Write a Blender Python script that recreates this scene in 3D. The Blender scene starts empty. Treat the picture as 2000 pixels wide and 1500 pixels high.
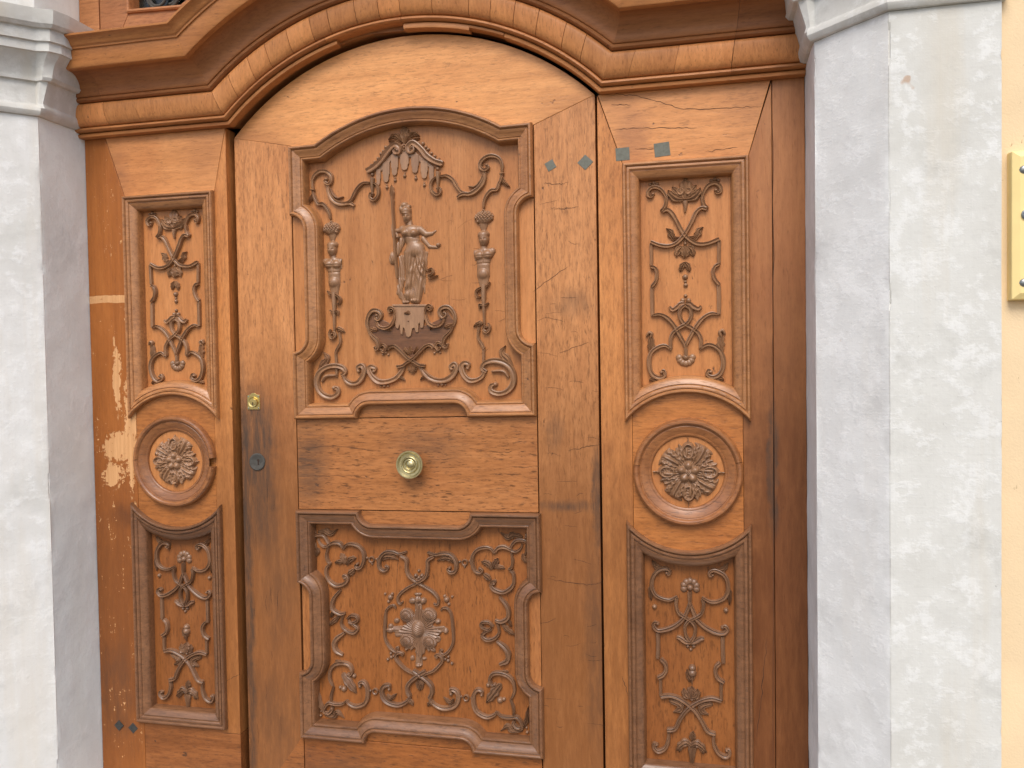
import bpy, bmesh, math, random
import numpy as np
from mathutils import Matrix, Vector
random.seed(7); rng = np.random.default_rng(7)

# ------------------------------------------------------------------ camera, sky, sun, exposure
ZC = 1.45                       # eye height; the door's own heights below are measured from eye level
DW = 2.1                        # camera to the plane of the wooden frame
YAW, PITCH, ROLL, FPX = 0.226272, -0.027317, -0.015752, 1618.0
sc = bpy.context.scene
_cy, _sy, _cp, _sp = math.cos(YAW), math.sin(YAW), math.cos(PITCH), math.sin(PITCH)
FW = np.array([-_sy*_cp, _cy*_cp, _sp]); RT = np.array([_cy, _sy, 0.0]); UP = np.cross(RT, FW)
RT, UP = math.cos(ROLL)*RT + math.sin(ROLL)*UP, -math.sin(ROLL)*RT + math.cos(ROLL)*UP
cam = bpy.data.cameras.new('camera'); cam.sensor_width = 36; cam.lens = 36*FPX/2000
cam.clip_start = 0.05; cam.clip_end = 500
co = bpy.data.objects.new('camera', cam); sc.collection.objects.link(co)
M = Matrix.Identity(4)
for i in range(3):
    M[i][0], M[i][1], M[i][2] = RT[i], UP[i], -FW[i]
M[0][3], M[1][3], M[2][3] = 0, -DW, ZC
co.matrix_world = M; sc.camera = co

SUN_EL, SUN_AZ = 50, 176         # azimuth measured from +Y (into the wall) clockwise: the sun stands high in front, a little right
world = bpy.data.worlds.new('World'); sc.world = world; world.use_nodes = True
wn = world.node_tree; bg = wn.nodes['Background']
sky = wn.nodes.new('ShaderNodeTexSky'); sky.sky_type = 'NISHITA'; sky.sun_disc = False
sky.sun_elevation = math.radians(SUN_EL); sky.sun_rotation = math.radians(SUN_AZ)
sky.air_density = 1.0; sky.dust_density = 2.5; sky.ozone_density = 0.6
wn.links.new(sky.outputs[0], bg.inputs[0]); bg.inputs[1].default_value = 0.12
sl = bpy.data.lights.new('sun', 'SUN'); sl.energy = 1.5; sl.angle = math.radians(34); sl.color = (1, .965, .92)
so = bpy.data.objects.new('sun', sl); sc.collection.objects.link(so)
_a, _e = math.radians(SUN_AZ), math.radians(SUN_EL)
sdir = Vector((math.sin(_a)*math.cos(_e), math.cos(_a)*math.cos(_e), math.sin(_e)))
so.rotation_euler = sdir.to_track_quat('Z', 'Y').to_euler(); so.location = sdir*20
vs = sc.view_settings; vs.view_transform = 'Standard'; vs.look = 'None'; vs.gamma = 1.0
vs.use_curve_mapping = False; vs.exposure = 0.66

# ------------------------------------------------------------------ materials
def NT(name):
    m = bpy.data.materials.new(name); m.use_nodes = True; t = m.node_tree
    return m, t, t.nodes['Principled BSDF']
class G:
    """small node-graph helper"""
    def __init__(s, t): s.t = t
    def n(s, typ, **kw):
        x = s.t.nodes.new(typ)
        for k, v in kw.items():
            setattr(x, k, v)
        return x
    def put(s, sock, v):
        if hasattr(v, 'is_linked') or isinstance(v, bpy.types.NodeSocket): s.t.links.new(v, sock)
        else: sock.default_value = v
    def math(s, op, a, b=0.0, c=None, clamp=False):
        x = s.n('ShaderNodeMath', operation=op); x.use_clamp = clamp
        s.put(x.inputs[0], a); s.put(x.inputs[1], b)
        if c is not None: s.put(x.inputs[2], c)
        return x.outputs[0]
    def vmath(s, op, a, b):
        x = s.n('ShaderNodeVectorMath', operation=op); s.put(x.inputs[0], a); s.put(x.inputs[1], b); return x.outputs[0]
    def noise(s, vec, scale, detail=4, rough=.55, dist=0.0, col=False):
        x = s.n('ShaderNodeTexNoise'); s.put(x.inputs['Vector'], vec); x.inputs['Scale'].default_value = scale
        x.inputs['Detail'].default_value = detail; x.inputs['Roughness'].default_value = rough
        x.inputs['Distortion'].default_value = dist
        return x.outputs['Color'] if col else x.outputs[0]
    def mix(s, f, a, b, mode='MIX'):
        x = s.n('ShaderNodeMix', data_type='RGBA', blend_type=mode)
        s.put(x.inputs['Factor'], f); s.put(x.inputs[6], a); s.put(x.inputs[7], b); return x.outputs[2]
    def ramp(s, f, stops):
        x = s.n('ShaderNodeValToRGB'); e = x.color_ramp.elements
        while len(e) < len(stops): e.new(.5)
        for i, (p, c) in enumerate(stops):
            e[i].position = p; e[i].color = c if len(c) == 4 else (*c, 1)
        s.put(x.inputs[0], f); return x.outputs[0]
    def rng(s, v, a, b, c, d, smooth=False):
        x = s.n('ShaderNodeMapRange'); x.interpolation_type = 'SMOOTHSTEP' if smooth else 'LINEAR'
        s.put(x.inputs[0], v)
        for i, q in enumerate((a, b, c, d)): x.inputs[i+1].default_value = q
        return x.outputs[0]
    def scale(s, vec, k):
        x = s.n('ShaderNodeMapping'); s.put(x.inputs[0], vec); x.inputs['Scale'].default_value = k; return x.outputs[0]
    def blob(s, co, nv, cx, cz, hx, hz, edge=.3, amp=.03, box=False):
        """mask of one soft-edged patch in the board's x/z plane"""
        d = s.vmath('MULTIPLY_ADD', nv, (amp*2,)*3)
        d.node.inputs[2].default_value = (-amp, -amp, -amp)
        p = s.vmath('ADD', co, d)
        sp = s.n('ShaderNodeSeparateXYZ'); s.put(sp.inputs[0], p)
        a = s.math('ABSOLUTE', s.math('DIVIDE', s.math('SUBTRACT', sp.outputs[0], cx), hx))
        b = s.math('ABSOLUTE', s.math('DIVIDE', s.math('SUBTRACT', sp.outputs[2], cz), hz))
        if box: r = s.math('MAXIMUM', a, b)
        else: r = s.math('SQRT', s.math('ADD', s.math('MULTIPLY', a, a), s.math('MULTIPLY', b, b)))
        return s.rng(r, 1-edge, 1+edge, 1, 0, True)

def wood(name, grain='z', tones=None, dark=1.0, rough=.42, stains_tones=(), flakes=(), pore=.6, coat=.06, vary=.1, bump=.4, spec=.32, mott=1.0, dash=0.0):
    m, t, bs = NT(name); g = G(t)
    tc = g.n('ShaderNodeTexCoord').outputs['Object']
    oi = g.n('ShaderNodeObjectInfo').outputs['Random']
    off = g.n('ShaderNodeCombineXYZ'); g.put(off.inputs[0], g.math('MULTIPLY', oi, 13.7)); g.put(off.inputs[2], g.math('MULTIPLY', oi, 7.3)); g.put(off.inputs[1], g.math('MULTIPLY', oi, 3.1))
    co_ = g.vmath('ADD', tc, off.outputs[0])
    L, A = {'z': (2, (0, 1)), 'x': (0, (1, 2)), 'y': (1, (0, 2))}[grain]
    def k(across, along):
        v = [across]*3; v[L] = along; return tuple(v)
    fig = g.noise(g.scale(co_, k(17, 1.5)), 1, 6, .6, 1.1)
    fib = g.noise(g.scale(co_, k(190, 7)), 1, 4, .7)
    por = g.noise(g.scale(co_, k(260, 42)), 1, 3, .65)
    mot = g.noise(g.scale(co_, k(120, 24)), 1, 4, .75)
    blo = g.noise(co_, 3.2, 5, .6, .4)
    nv = g.noise(co_, 17, 5, .68, col=True) if (stains_tones or flakes) else None
    nz = g.noise(g.scale(co_, k(60, 9)), 1, 5, .7) if (stains_tones or flakes) else None
    big = g.noise(co_, 1.1, 3, .5)
    if tones is None:
        tones = [(.27, .098, .028), (.37, .150, .046), (.47, .215, .078)]
    tones = [tuple(c*dark*m_ for c, m_ in zip(q, (.97, .93, .84))) for q in tones]
    f = g.math('ADD', g.math('MULTIPLY', fig, .62), g.math('MULTIPLY', fib, .38))
    col = g.ramp(f, [(.32, tones[0]), (.50, tones[1]), (.68, tones[2])])
    # uneven varnish: redder and greyer blotches
    col = g.mix(g.rng(blo, .50, .72, 0, .45), col, tuple(c*q for c, q in zip(tones[0], (.95, .80, .80)))+(1,))
    col = g.mix(g.rng(big, .45, .75, 0, .35), col, tuple(c*q for c, q in zip(tones[2], (1.05, 1.0, .9)))+(1,))
    col = g.mix(mott, col, g.ramp(mot, [(.30, (.68, .64, .60)), (.5, (1.0, 1.0, 1.0)), (.70, (1.18, 1.18, 1.18))]), 'MULTIPLY')
    pm = g.math('MULTIPLY', g.rng(por, .58, .70, 0, 1), g.rng(blo, .35, .60, .5, 1))
    col = g.mix(g.math('MULTIPLY', pm, pore), col, tuple(c*.35 for c in tones[0])+(1,))
    if dash:
        ds = g.rng(g.noise(g.scale(co_, k(170, 34)), 1, 3, .6), .585, .67, 0, dash)
        ds = g.math('MULTIPLY', ds, g.rng(big, .38, .60, .25, 1)); col = g.mix(ds, col, tuple(c*.28 for c in tones[0])+(1,))
    # small dents and knocks
    dent = g.noise(g.scale(co_, k(38, 20)), 1, 3, .75)
    dm = g.rng(dent, .70, .76, 0, .8)
    col = g.mix(dm, col, (.045, .022, .012, 1))
    r = g.math('ADD', g.math('MULTIPLY', blo, .30), rough-.15)
    for st in stains_tones:
        c4 = st[0]; amt = st[1]
        mk = g.blob(tc, nv, *st[2:6], *(st[6:8] if len(st) > 6 else ()))
        mk = g.math('MULTIPLY', g.math('MULTIPLY', mk, amt), g.rng(nz, .3, .60, st[8] if len(st) > 8 else .25, 1))
        col = g.mix(mk, col, (*c4, 1))
    hgt = g.math('ADD', g.math('MULTIPLY', fib, .6), g.math('MULTIPLY', pm, -.8))
    hgt = g.math('ADD', hgt, g.math('MULTIPLY', dm, -1.2))
    fine = g.noise(co_, 75, 4, .7) if flakes else None
    for fl in flakes:
        mk = g.blob(tc, nv, fl[0], fl[1], fl[2], fl[3], fl[4], fl[5], fl[7])
        rg = g.math('ADD', g.math('MULTIPLY', nz, .5), g.math('MULTIPLY', fine, .5)); mk = g.rng(g.math('SUBTRACT', g.math('SUBTRACT', mk, .5), g.math('MULTIPLY', g.math('SUBTRACT', rg, .5), 4.5)), -.04, .06, 0, 1)
        col = g.mix(mk, col, g.ramp(fib, [(.3, (.50, .25, .10)), (.7, (.66, .36, .16))]))
        r = g.math('ADD', r, g.math('MULTIPLY', mk, .25)); hgt = g.math('ADD', hgt, g.math('MULTIPLY', mk, -1.5))
    # every piece has its own tone
    v = g.rng(oi, 0, 1, 1-vary, 1+vary)
    hs = g.n('ShaderNodeHueSaturation'); g.put(hs.inputs['Value'], v); g.put(hs.inputs['Color'], col)
    t.links.new(hs.outputs[0], bs.inputs['Base Color'])
    t.links.new(r, bs.inputs['Roughness'])
    bs.inputs['Specular IOR Level'].default_value = spec; bs.inputs['Coat Weight'].default_value = coat; bs.inputs['Coat Roughness'].default_value = .38
    bp = g.n('ShaderNodeBump'); bp.inputs['Strength'].default_value = bump; bp.inputs['Distance'].default_value = .0012
    g.put(bp.inputs['Height'], hgt); t.links.new(bp.outputs[0], bs.inputs['Normal'])
    return m

def stone(name, base, white, grey, warm=.35):
    m, t, bs = NT(name); g = G(t)
    tc = g.n('ShaderNodeTexCoord').outputs['Object']
    big = g.noise(tc, 4.0, 4, .6, .3); med = g.noise(tc, 27, 4, .6); med2 = g.noise(g.scale(tc, (1, 1, 1.5)), 75, 4, .65)
    fin = g.noise(tc, 150, 3, .7); brush = g.noise(g.scale(tc, (240, 240, 5)), 1, 3, .6)
    hatch = g.noise(g.scale(tc, (6, 6, 260)), 1, 2, .5)
    col = g.ramp(big, [(.30, grey), (.50, base), (.68, tuple(c*1.03 for c in base))])
    q_ = g.math('ADD', g.math('MULTIPLY', med, .52), g.math('MULTIPLY', med2, .30)); q_ = g.math('ADD', q_, g.math('MULTIPLY', big, .18))
    wm = g.rng(q_, .485, .59, 0, 1, True)
    col = g.mix(g.math('MULTIPLY', wm, .75), col, (*white, 1))
    col = g.mix(g.rng(med2, .52, .70, 0, .35), col, tuple(c*.90 for c in grey)+(1,))
    col = g.mix(g.rng(brush, .35, .7, .0, .22), col, tuple(c*.90 for c in base)+(1,))
    stk = g.noise(g.scale(tc, (9, 9, .8)), 1, 4, .6)
    col = g.mix(g.math('MULTIPLY', g.rng(stk, .54, .70, 0, 1), warm), col, tuple(c*q for c, q in zip(base, (.93, .86, .76)))+(1,))
    col = g.mix(g.rng(g.noise(tc, 7, 5, .7), .56, .70, 0, .38), col, tuple(c*.74 for c in grey)+(1,))
    pit = g.rng(g.noise(tc, 46, 5, .8), .665, .73, 0, 1)
    zone = g.rng(g.noise(tc, 3.7, 3, .5), .52, .64, .15, 1)
    pm = g.math('MULTIPLY', pit, zone)
    col = g.mix(g.math('MULTIPLY', pm, .75), col, (.17, .145, .115, 1))
    rust = g.math('MULTIPLY', g.rng(g.noise(tc, 9, 3, .6), .735, .76, 0, 1), .6)
    col = g.mix(rust, col, (.42, .22, .10, 1))
    t.links.new(col, bs.inputs['Base Color']); bs.inputs['Roughness'].default_value = .85
    h = g.math('ADD', g.math('MULTIPLY', med, .9), g.math('MULTIPLY', fin, .22))
    h = g.math('ADD', h, g.math('MULTIPLY', wm, .25)); h = g.math('ADD', h, g.math('MULTIPLY', pm, -.7))
    h = g.math('ADD', h, g.math('MULTIPLY', g.math('ADD', brush, hatch), .16))
    bp = g.n('ShaderNodeBump'); bp.inputs['Strength'].default_value = .35; bp.inputs['Distance'].default_value = .0025
    g.put(bp.inputs['Height'], h); t.links.new(bp.outputs[0], bs.inputs['Normal'])
    return m

def stucco(name, c):
    m, t, bs = NT(name); g = G(t)
    tc = g.n('ShaderNodeTexCoord').outputs['Object']
    b = g.noise(tc, 5, 5, .6); f = g.noise(tc, 220, 3, .6)
    col = g.ramp(b, [(.3, tuple(q*.92 for q in c)), (.7, tuple(min(1, q*1.05) for q in c))])
    pit = g.rng(g.noise(g.scale(tc, (60, 60, 26)), 1, 4, .7), .655, .72, 0, .75)
    col = g.mix(pit, col, (.30, .19, .10, 1))
    wh = g.rng(g.noise(tc, 7.7, 4, .7), .69, .72, 0, .8); col = g.mix(wh, col, (.74, .70, .62, 1))
    t.links.new(col, bs.inputs['Base Color']); bs.inputs['Roughness'].default_value = .9
    bp = g.n('ShaderNodeBump'); bp.inputs['Strength'].default_value = .3; bp.inputs['Distance'].default_value = .002
    g.put(bp.inputs['Height'], g.math('ADD', f, g.math('MULTIPLY', b, 2.0))); t.links.new(bp.outputs[0], bs.inputs['Normal'])
    return m

def metal(name, c, rough=.3, metallic=1.0, tarnish=(.12, .10, .05), amt=.4, scale=60):
    m, t, bs = NT(name); g = G(t)
    tc = g.n('ShaderNodeTexCoord').outputs['Object']
    n1 = g.noise(tc, scale, 5, .65)
    col = g.mix(g.rng(n1, .45, .75, 0, amt), (*c, 1), (*tarnish, 1))
    t.links.new(col, bs.inputs['Base Color']); bs.inputs['Metallic'].default_value = metallic
    g.put(bs.inputs['Roughness'], g.rng(n1, .3, .7, rough*.75, rough*1.35))
    return m
def plain(name, c, rough=.8, scale=12, var=.15):
    m, t, bs = NT(name); g = G(t)
    n1 = g.noise(g.n('ShaderNodeTexCoord').outputs['Object'], scale, 5, .6)
    t.links.new(g.ramp(n1, [(.3, tuple(q*(1-var) for q in c)), (.7, tuple(q*(1+var) for q in c))]), bs.inputs['Base Color'])
    bs.inputs['Roughness'].default_value = rough
    return m

# ------------------------------------------------------------------ photograph-to-plane measuring
XH, YH, PHI = -0.2557, 0.005, 0.0172598        # hinge of the leaf; the leaf stands ajar by one degree
SHEAR, SMID = 0.0135, -0.508                   # the old leaf has sagged: its panels are racked this much
def ray(px, py):
    return (px-1000)/FPX*RT - (py-750)/FPX*UP + FW
def fr(px, py, y=0.0):
    """point of the fixed frame, y metres behind its face"""
    d = ray(px, py); k = (DW+y)/d[1]; return d[0]*k, d[2]*k
def lf(px, py, y=0.0):
    """point of the leaf in its own plane (racking removed)"""
    d = ray(px, py); nx, ny = math.sin(PHI), math.cos(PHI)
    c = nx*XH + ny*(DW+YH) + y; k = c/(d[0]*nx + d[1]*ny); p = d*k
    s = (p[0]-XH)*math.cos(PHI) - (p[1]-DW-YH)*math.sin(PHI)
    return s, p[2]-SHEAR*(s-SMID)

# ------------------------------------------------------------------ things and parts
def empty(name, loc, label, cat, group=None, rotz=0):
    o = bpy.data.objects.new(name, None); sc.collection.objects.link(o); o.empty_display_size = .1
    o.location = loc; o.rotation_euler = (0, 0, rotz); o['label'] = label; o['category'] = cat; o['kind'] = 'thing'
    if group: o['group'] = group
    return o
class Ctx:
    """where a thing's own coordinates sit: x0 shifts x, heights are counted from its base"""
    def __init__(s, x0=0.0, base=0.05, shear=0.0): s.x0, s.base, s.shear = x0, base, shear
    def v(s, x, y, z): return (x-s.x0, y, z + s.shear*(x-SMID) + ZC - s.base)
def mesh_obj(name, verts, faces, mat, parent=None, smooth=None, front=True, bevel=0):
    me = bpy.data.meshes.new(name); me.from_pydata([tuple(map(float, v)) for v in verts], [], faces)
    if front:
        a = np.zeros(len(me.polygons)*3); me.polygons.foreach_get('normal', a)
        ar = np.zeros(len(me.polygons)); me.polygons.foreach_get('area', ar)
        if (a.reshape(-1, 3)[:, 1]*ar).sum() > 0: me.flip_normals()
    if smooth is not None:
        me.polygons.foreach_set('use_smooth', [True]*len(me.polygons))
        if smooth > 0: me.set_sharp_from_angle(angle=math.radians(smooth))
    me.materials.append(mat); me.update()
    o = bpy.data.objects.new(name, me); sc.collection.objects.link(o)
    if parent: o.parent = parent
    if bevel:
        b = o.modifiers.new('edge', 'BEVEL'); b.width = bevel; b.segments = 2; b.limit_method = 'ANGLE'; b.angle_limit = math.radians(40)
    return o
def board(ctx, name, poly, y, th, mat, parent, bevel=.0012):
    n = len(poly)
    if sum(poly[i][0]*poly[(i+1) % n][1]-poly[(i+1) % n][0]*poly[i][1] for i in range(n)) < 0: poly = poly[::-1]
    vs_ = [ctx.v(x, y, z) for x, z in poly] + [ctx.v(x, y+th, z) for x, z in poly]
    fs = [tuple(range(n)), tuple(range(2*n-1, n-1, -1))] + [(i, i+n, (i+1) % n+n, (i+1) % n) for i in range(n)]
    return mesh_obj(name, vs_, fs, mat, parent, None, False, bevel)

# ---- offset curves of straight and round members
def Ln(p, q): return ('L', np.array(p, float), np.array(q, float))
def Ar(c, r, a0, a1): return ('A', np.array(c, float), float(r), float(a0), float(a1))
def e_pts(e):
    if e[0] == 'L': return e[1], e[2]
    f = lambda a: e[1]+e[2]*np.array([math.cos(a), math.sin(a)])
    return f(e[3]), f(e[4])
def e_tan(e, end):
    if e[0] == 'L': d = e[2]-e[1]; return d/np.linalg.norm(d)
    a = e[4] if end else e[3]; s = 1 if e[4] > e[3] else -1
    return s*np.array([-math.sin(a), math.cos(a)])
def nrm(t): return np.array([-t[1], t[0]])
def e_off(e, h):
    if e[0] == 'L':
        n = nrm(e_tan(e, 0)); return ('L', e[1]+n*h, e[2]+n*h)
    return ('A', e[1], e[2]-h if e[4] > e[3] else e[2]+h, e[3], e[4])
def isect(a, b, guess):
    c = []
    if a[0] == 'L' and b[0] == 'L':
        d1, d2 = a[2]-a[1], b[2]-b[1]; m_ = np.array([[d1[0], -d2[0]], [d1[1], -d2[1]]])
        u = np.linalg.solve(m_, b[1]-a[1]); c = [a[1]+d1*u[0]]
    elif a[0] == 'A' and b[0] == 'A':
        d = b[1]-a[1]; D = np.linalg.norm(d); x = (D*D+a[2]**2-b[2]**2)/(2*D); y2 = a[2]**2-x*x
        y = math.sqrt(max(0, y2)); ex = d/D; c = [a[1]+ex*x+nrm(ex)*y, a[1]+ex*x-nrm(ex)*y]
    else:
        l, r = (a, b) if a[0] == 'L' else (b, a)
        d = e_tan(l, 0); f = l[1]-r[1]; B = f@d; C = f@f-r[2]**2; q = math.sqrt(max(0, B*B-C))
        c = [l[1]+d*(-B+q), l[1]+d*(-B-q)]
    return min(c, key=lambda p: np.linalg.norm(p-guess))
def offset_path(els, h, closed=True):
    n = len(els); off = [e_off(e, h) for e in els]; V = {}
    for i in range(n):
        j = (i+1) % n
        if not closed and i == n-1: break
        v = e_pts(els[i])[1]; t1, t2 = e_tan(els[i], 1), e_tan(els[j], 0)
        n1, n2 = nrm(t1), nrm(t2); dt = float(n1@n2)
        if dt > math.cos(math.radians(4)): V[i] = v+n1*h
        else: V[i] = isect(off[i], off[j], v+h*(n1+n2)/(1+dt))
    out = []
    for i in range(n):
        a = V[(i-1) % n] if (closed or i > 0) else None; b = V.get(i)
        if not closed and i == 0: a = e_pts(off[0])[0]
        if closed and i == 0: a = V[n-1]
        if b is None: b = e_pts(off[i])[1]
        out.append((off[i], a, b))
    return out
def e_sample(o, us):
    e, a, b = o
    if e[0] == 'L': return [a+(b-a)*u for u in us]
    a0 = math.atan2(*(a-e[1])[::-1]); a1 = math.atan2(*(b-e[1])[::-1])
    if e[4] > e[3]:
        while a1 < a0: a1 += 2*math.pi
    else:
        while a1 > a0: a1 -= 2*math.pi
    r0, r1 = np.linalg.norm(a-e[1]), np.linalg.norm(b-e[1])
    return [e[1]+(r0+(r1-r0)*u)*np.array([math.cos(a0+(a1-a0)*u), math.sin(a0+(a1-a0)*u)]) for u in us]
def sweep(ctx, name, els, closed, i0, i1, prof, mat, parent, u0=0.0, u1=1.0, y0=0.0, wob=0.0, cap=True, smooth=38, seed=0):
    """one length of moulding: members i0..i1 of the path; prof = (inset from the path, height proud of the board)"""
    rows = []
    rs = np.random.default_rng(seed+len(bpy.data.objects))
    for h, p in prof:
        op = offset_path(els, h, closed); row = []
        for i in range(i0, i1+1):
            e = els[i]
            L = np.linalg.norm(e_pts(e)[1]-e_pts(e)[0]) if e[0] == 'L' else abs(e[4]-e[3])*e[2]
            k = max(2, int(L*(u1-u0)/.03)) if e[0] == 'L' else max(6, int(L*(u1-u0)/.008))
            us = [u0+(u1-u0)*q/k for q in range(k+1)]
            pts = e_sample(op[i], us)
            if i > i0: pts = pts[1:]
            row += pts
        rows.append(row)
    nc = len(rows[0]); wv = np.convolve(rs.normal(0, 1, nc+8), np.ones(5)/5, 'same')[4:4+nc]*wob
    vs_, fs = [], []
    for (h, p), row in zip(prof, rows):
        for j, q in enumerate(row): vs_.append(ctx.v(q[0], y0-p-(wv[j] if p > 0 else 0), q[1]))
    for r in range(len(prof)-1):
        for j in range(nc-1): fs.append((r*nc+j, r*nc+j+1, (r+1)*nc+j+1, (r+1)*nc+j))
    if cap:
        fs.append(tuple(r*nc for r in range(len(prof)))); fs.append(tuple(r*nc+nc-1 for r in range(len(prof)))[::-1])
    return mesh_obj(name, vs_, fs, mat, parent, smooth)
def path_poly(els, h, n=14):
    out = []
    for o in offset_path(els, h, True):
        out += [tuple(p) for p in e_sample(o, [q/n for q in range(n)] if o[0][0] == 'A' else [0.0])]
    return out
def mould_strips(ctx, els, prof, mat, parent, y0=0.0, wob=.0004):
    """a closed moulding, cut into its mitred strips at every sharp corner"""
    n = len(els); cuts = []
    for i in range(n):
        t1, t2 = e_tan(els[i-1], 1), e_tan(els[i], 0)
        if float(t1@t2) < math.cos(math.radians(18)): cuts.append(i)
    els2 = els[cuts[0]:]+els[:cuts[0]]; cuts = [c-cuts[0] for c in cuts]+[n]
    for a, b in zip(cuts[:-1], cuts[1:]):
        sweep(ctx, 'moulding_strip', els2, True, a, b-1, prof, mat, parent, y0=y0, wob=wob, cap=False)

# ------------------------------------------------------------------ carving
def crom(P, k=7):
    P = np.array(P, float)
    if len(P) == 2: return np.array([P[0]+(P[1]-P[0])*u for u in np.linspace(0, 1, k+1)])
    Q = np.vstack([2*P[0]-P[1], P, 2*P[-1]-P[-2]]); out = []
    for i in range(1, len(Q)-2):
        p0, p1, p2, p3 = Q[i-1:i+3]
        for u in np.arange(k)/k:
            out.append(.5*((2*p1)+(-p0+p2)*u+(2*p0-5*p1+4*p2-p3)*u*u+(-p0+3*p1-3*p2+p3)*u**3))
    out.append(Q[-2]); return np.array(out)
SEC = {'c': [(-1, -.15), (-.97, .45), (-.80, .92), (-.55, .98), (-.25, .68), (.1, .60), (.45, .80), (.72, .98), (.93, .62), (1, -.15)],
       'r': [(-1, -.15), (-.92, .45), (-.6, .85), (0, 1.0), (.6, .85), (.92, .45), (1, -.15)],
       'l': [(-1, -.12), (-.96, .50), (-.7, .72), (-.38, .42), (-.12, .72), (0, .95), (.12, .72), (.38, .42), (.7, .72), (.96, .50), (1, -.12)]}
def ribbon(ctx, name, P, w, h, y0, mat, parent, sec='c', shape='scroll'):
    C = crom(P); n = len(C)
    d = np.gradient(C, axis=0); d /= np.maximum(np.linalg.norm(d, axis=1), 1e-9)[:, None]; N = np.stack([-d[:, 1], d[:, 0]], 1)
    u = np.linspace(0, 1, n)
    if shape == 'scroll': W = w*(.55+.45*np.sin(np.pi*np.clip(u*1.0, 0, 1))**.8); H = .80+.20*np.sin(np.pi*u)
    elif shape == 'even': W = np.full(n, w); H = np.ones(n)
    elif shape == 'taper': W = w*(1-.70*u); H = 1-.3*u
    else: W = w*(np.sin(np.pi*np.clip(.06+u*.94, 0, 1))**.75)*(1+.16*np.sin(u*19))+w*.05; H = .55+.45*np.sin(np.pi*u)
    W = W*(1+.05*np.sin(u*23+P[0][0]*100)); W[0] *= .75; W[-1] *= .75
    S = SEC[sec]; m_ = len(S); vs_, fs = [], []
    for i in range(n):
        for t_, z_ in S:
            q = C[i]+N[i]*W[i]*t_; vs_.append(ctx.v(q[0], y0-h*H[i]*z_, q[1]))
    for i in range(n-1):
        for j in range(m_-1): fs.append((i*m_+j, i*m_+j+1, (i+1)*m_+j+1, (i+1)*m_+j))
    fs.append(tuple(range(m_))); fs.append(tuple(range((n-1)*m_, n*m_))[::-1])
    return mesh_obj(name, vs_, fs, mat, parent, 50)
def dome(c, rx, rz, h, seg=10, rings=4):
    V, F = [], []
    for r in range(rings):
        a = r/rings*math.pi/2
        for s in range(seg):
            b = 2*math.pi*s/seg; V.append((c[0]+rx*math.cos(a)*math.cos(b), -h*math.sin(a), c[1]+rz*math.cos(a)*math.sin(b)))
    V.append((c[0], -h, c[1]))
    for r in range(rings-1):
        for s in range(seg): F.append((r*seg+s, r*seg+(s+1) % seg, (r+1)*seg+(s+1) % seg, (r+1)*seg+s))
    for s in range(seg): F.append(((rings-1)*seg+s, (rings-1)*seg+(s+1) % seg, len(V)-1))
    return V, F
def domes(ctx, name, L, y0, mat, parent):
    V, F = [], []
    for c, rx, rz, h in L:
        v, f = dome(c, rx, rz, h); k = len(V)
        V += [ctx.v(a, y0+.001+b, c_) for a, b, c_ in v]; F += [tuple(q+k for q in p) for p in f]
    return mesh_obj(name, V, F, mat, parent, 60)
def relief(ctx, name, x0, x1, z0, z1, fn, y0, mat, parent, step=.0012):
    """carved relief: height function over the panel, kept where it stands proud"""
    nx, nz = int((x1-x0)/step)+1, int((z1-z0)/step)+1
    X, Z = np.meshgrid(np.linspace(x0, x1, nx), np.linspace(z0, z1, nz)); H = fn(X, Z)
    ok = H > .0006
    q = ok[:-1, :-1] | ok[1:, :-1] | ok[:-1, 1:] | ok[1:, 1:]
    use = np.zeros_like(ok); use[:-1, :-1] |= q; use[1:, :-1] |= q; use[:-1, 1:] |= q; use[1:, 1:] |= q
    idx = -np.ones(X.shape, int); idx[use] = np.arange(use.sum())
    Hh = np.where(ok, H, -.0015)
    V = [ctx.v(a, y0-b, c) for a, b, c in zip(X[use], Hh[use], Z[use])]
    I, J = np.nonzero(q)
    F = [(int(idx[i, j]), int(idx[i, j+1]), int(idx[i+1, j+1]), int(idx[i+1, j])) for i, j in zip(I, J)]
    return mesh_obj(name, V, F, mat, parent, 0)
def caps(X, Z, p0, p1, r0, r1, k=.8):
    dx, dz = p1[0]-p0[0], p1[1]-p0[1]; L2 = dx*dx+dz*dz+1e-12
    t_ = np.clip(((X-p0[0])*dx+(Z-p0[1])*dz)/L2, 0, 1); d2 = (X-p0[0]-t_*dx)**2+(Z-p0[1]-t_*dz)**2
    r = r0+(r1-r0)*t_
    return k*np.sqrt(np.maximum(0, r*r-d2))
def ell(X, Z, c, rx, rz, h):
    return h*np.sqrt(np.maximum(0, 1-((X-c[0])/rx)**2-((Z-c[1])/rz)**2))
def smax(L, p=7):
    return np.power(sum(np.power(np.maximum(q, 0)*100, p) for q in L), 1/p)/100

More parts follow.
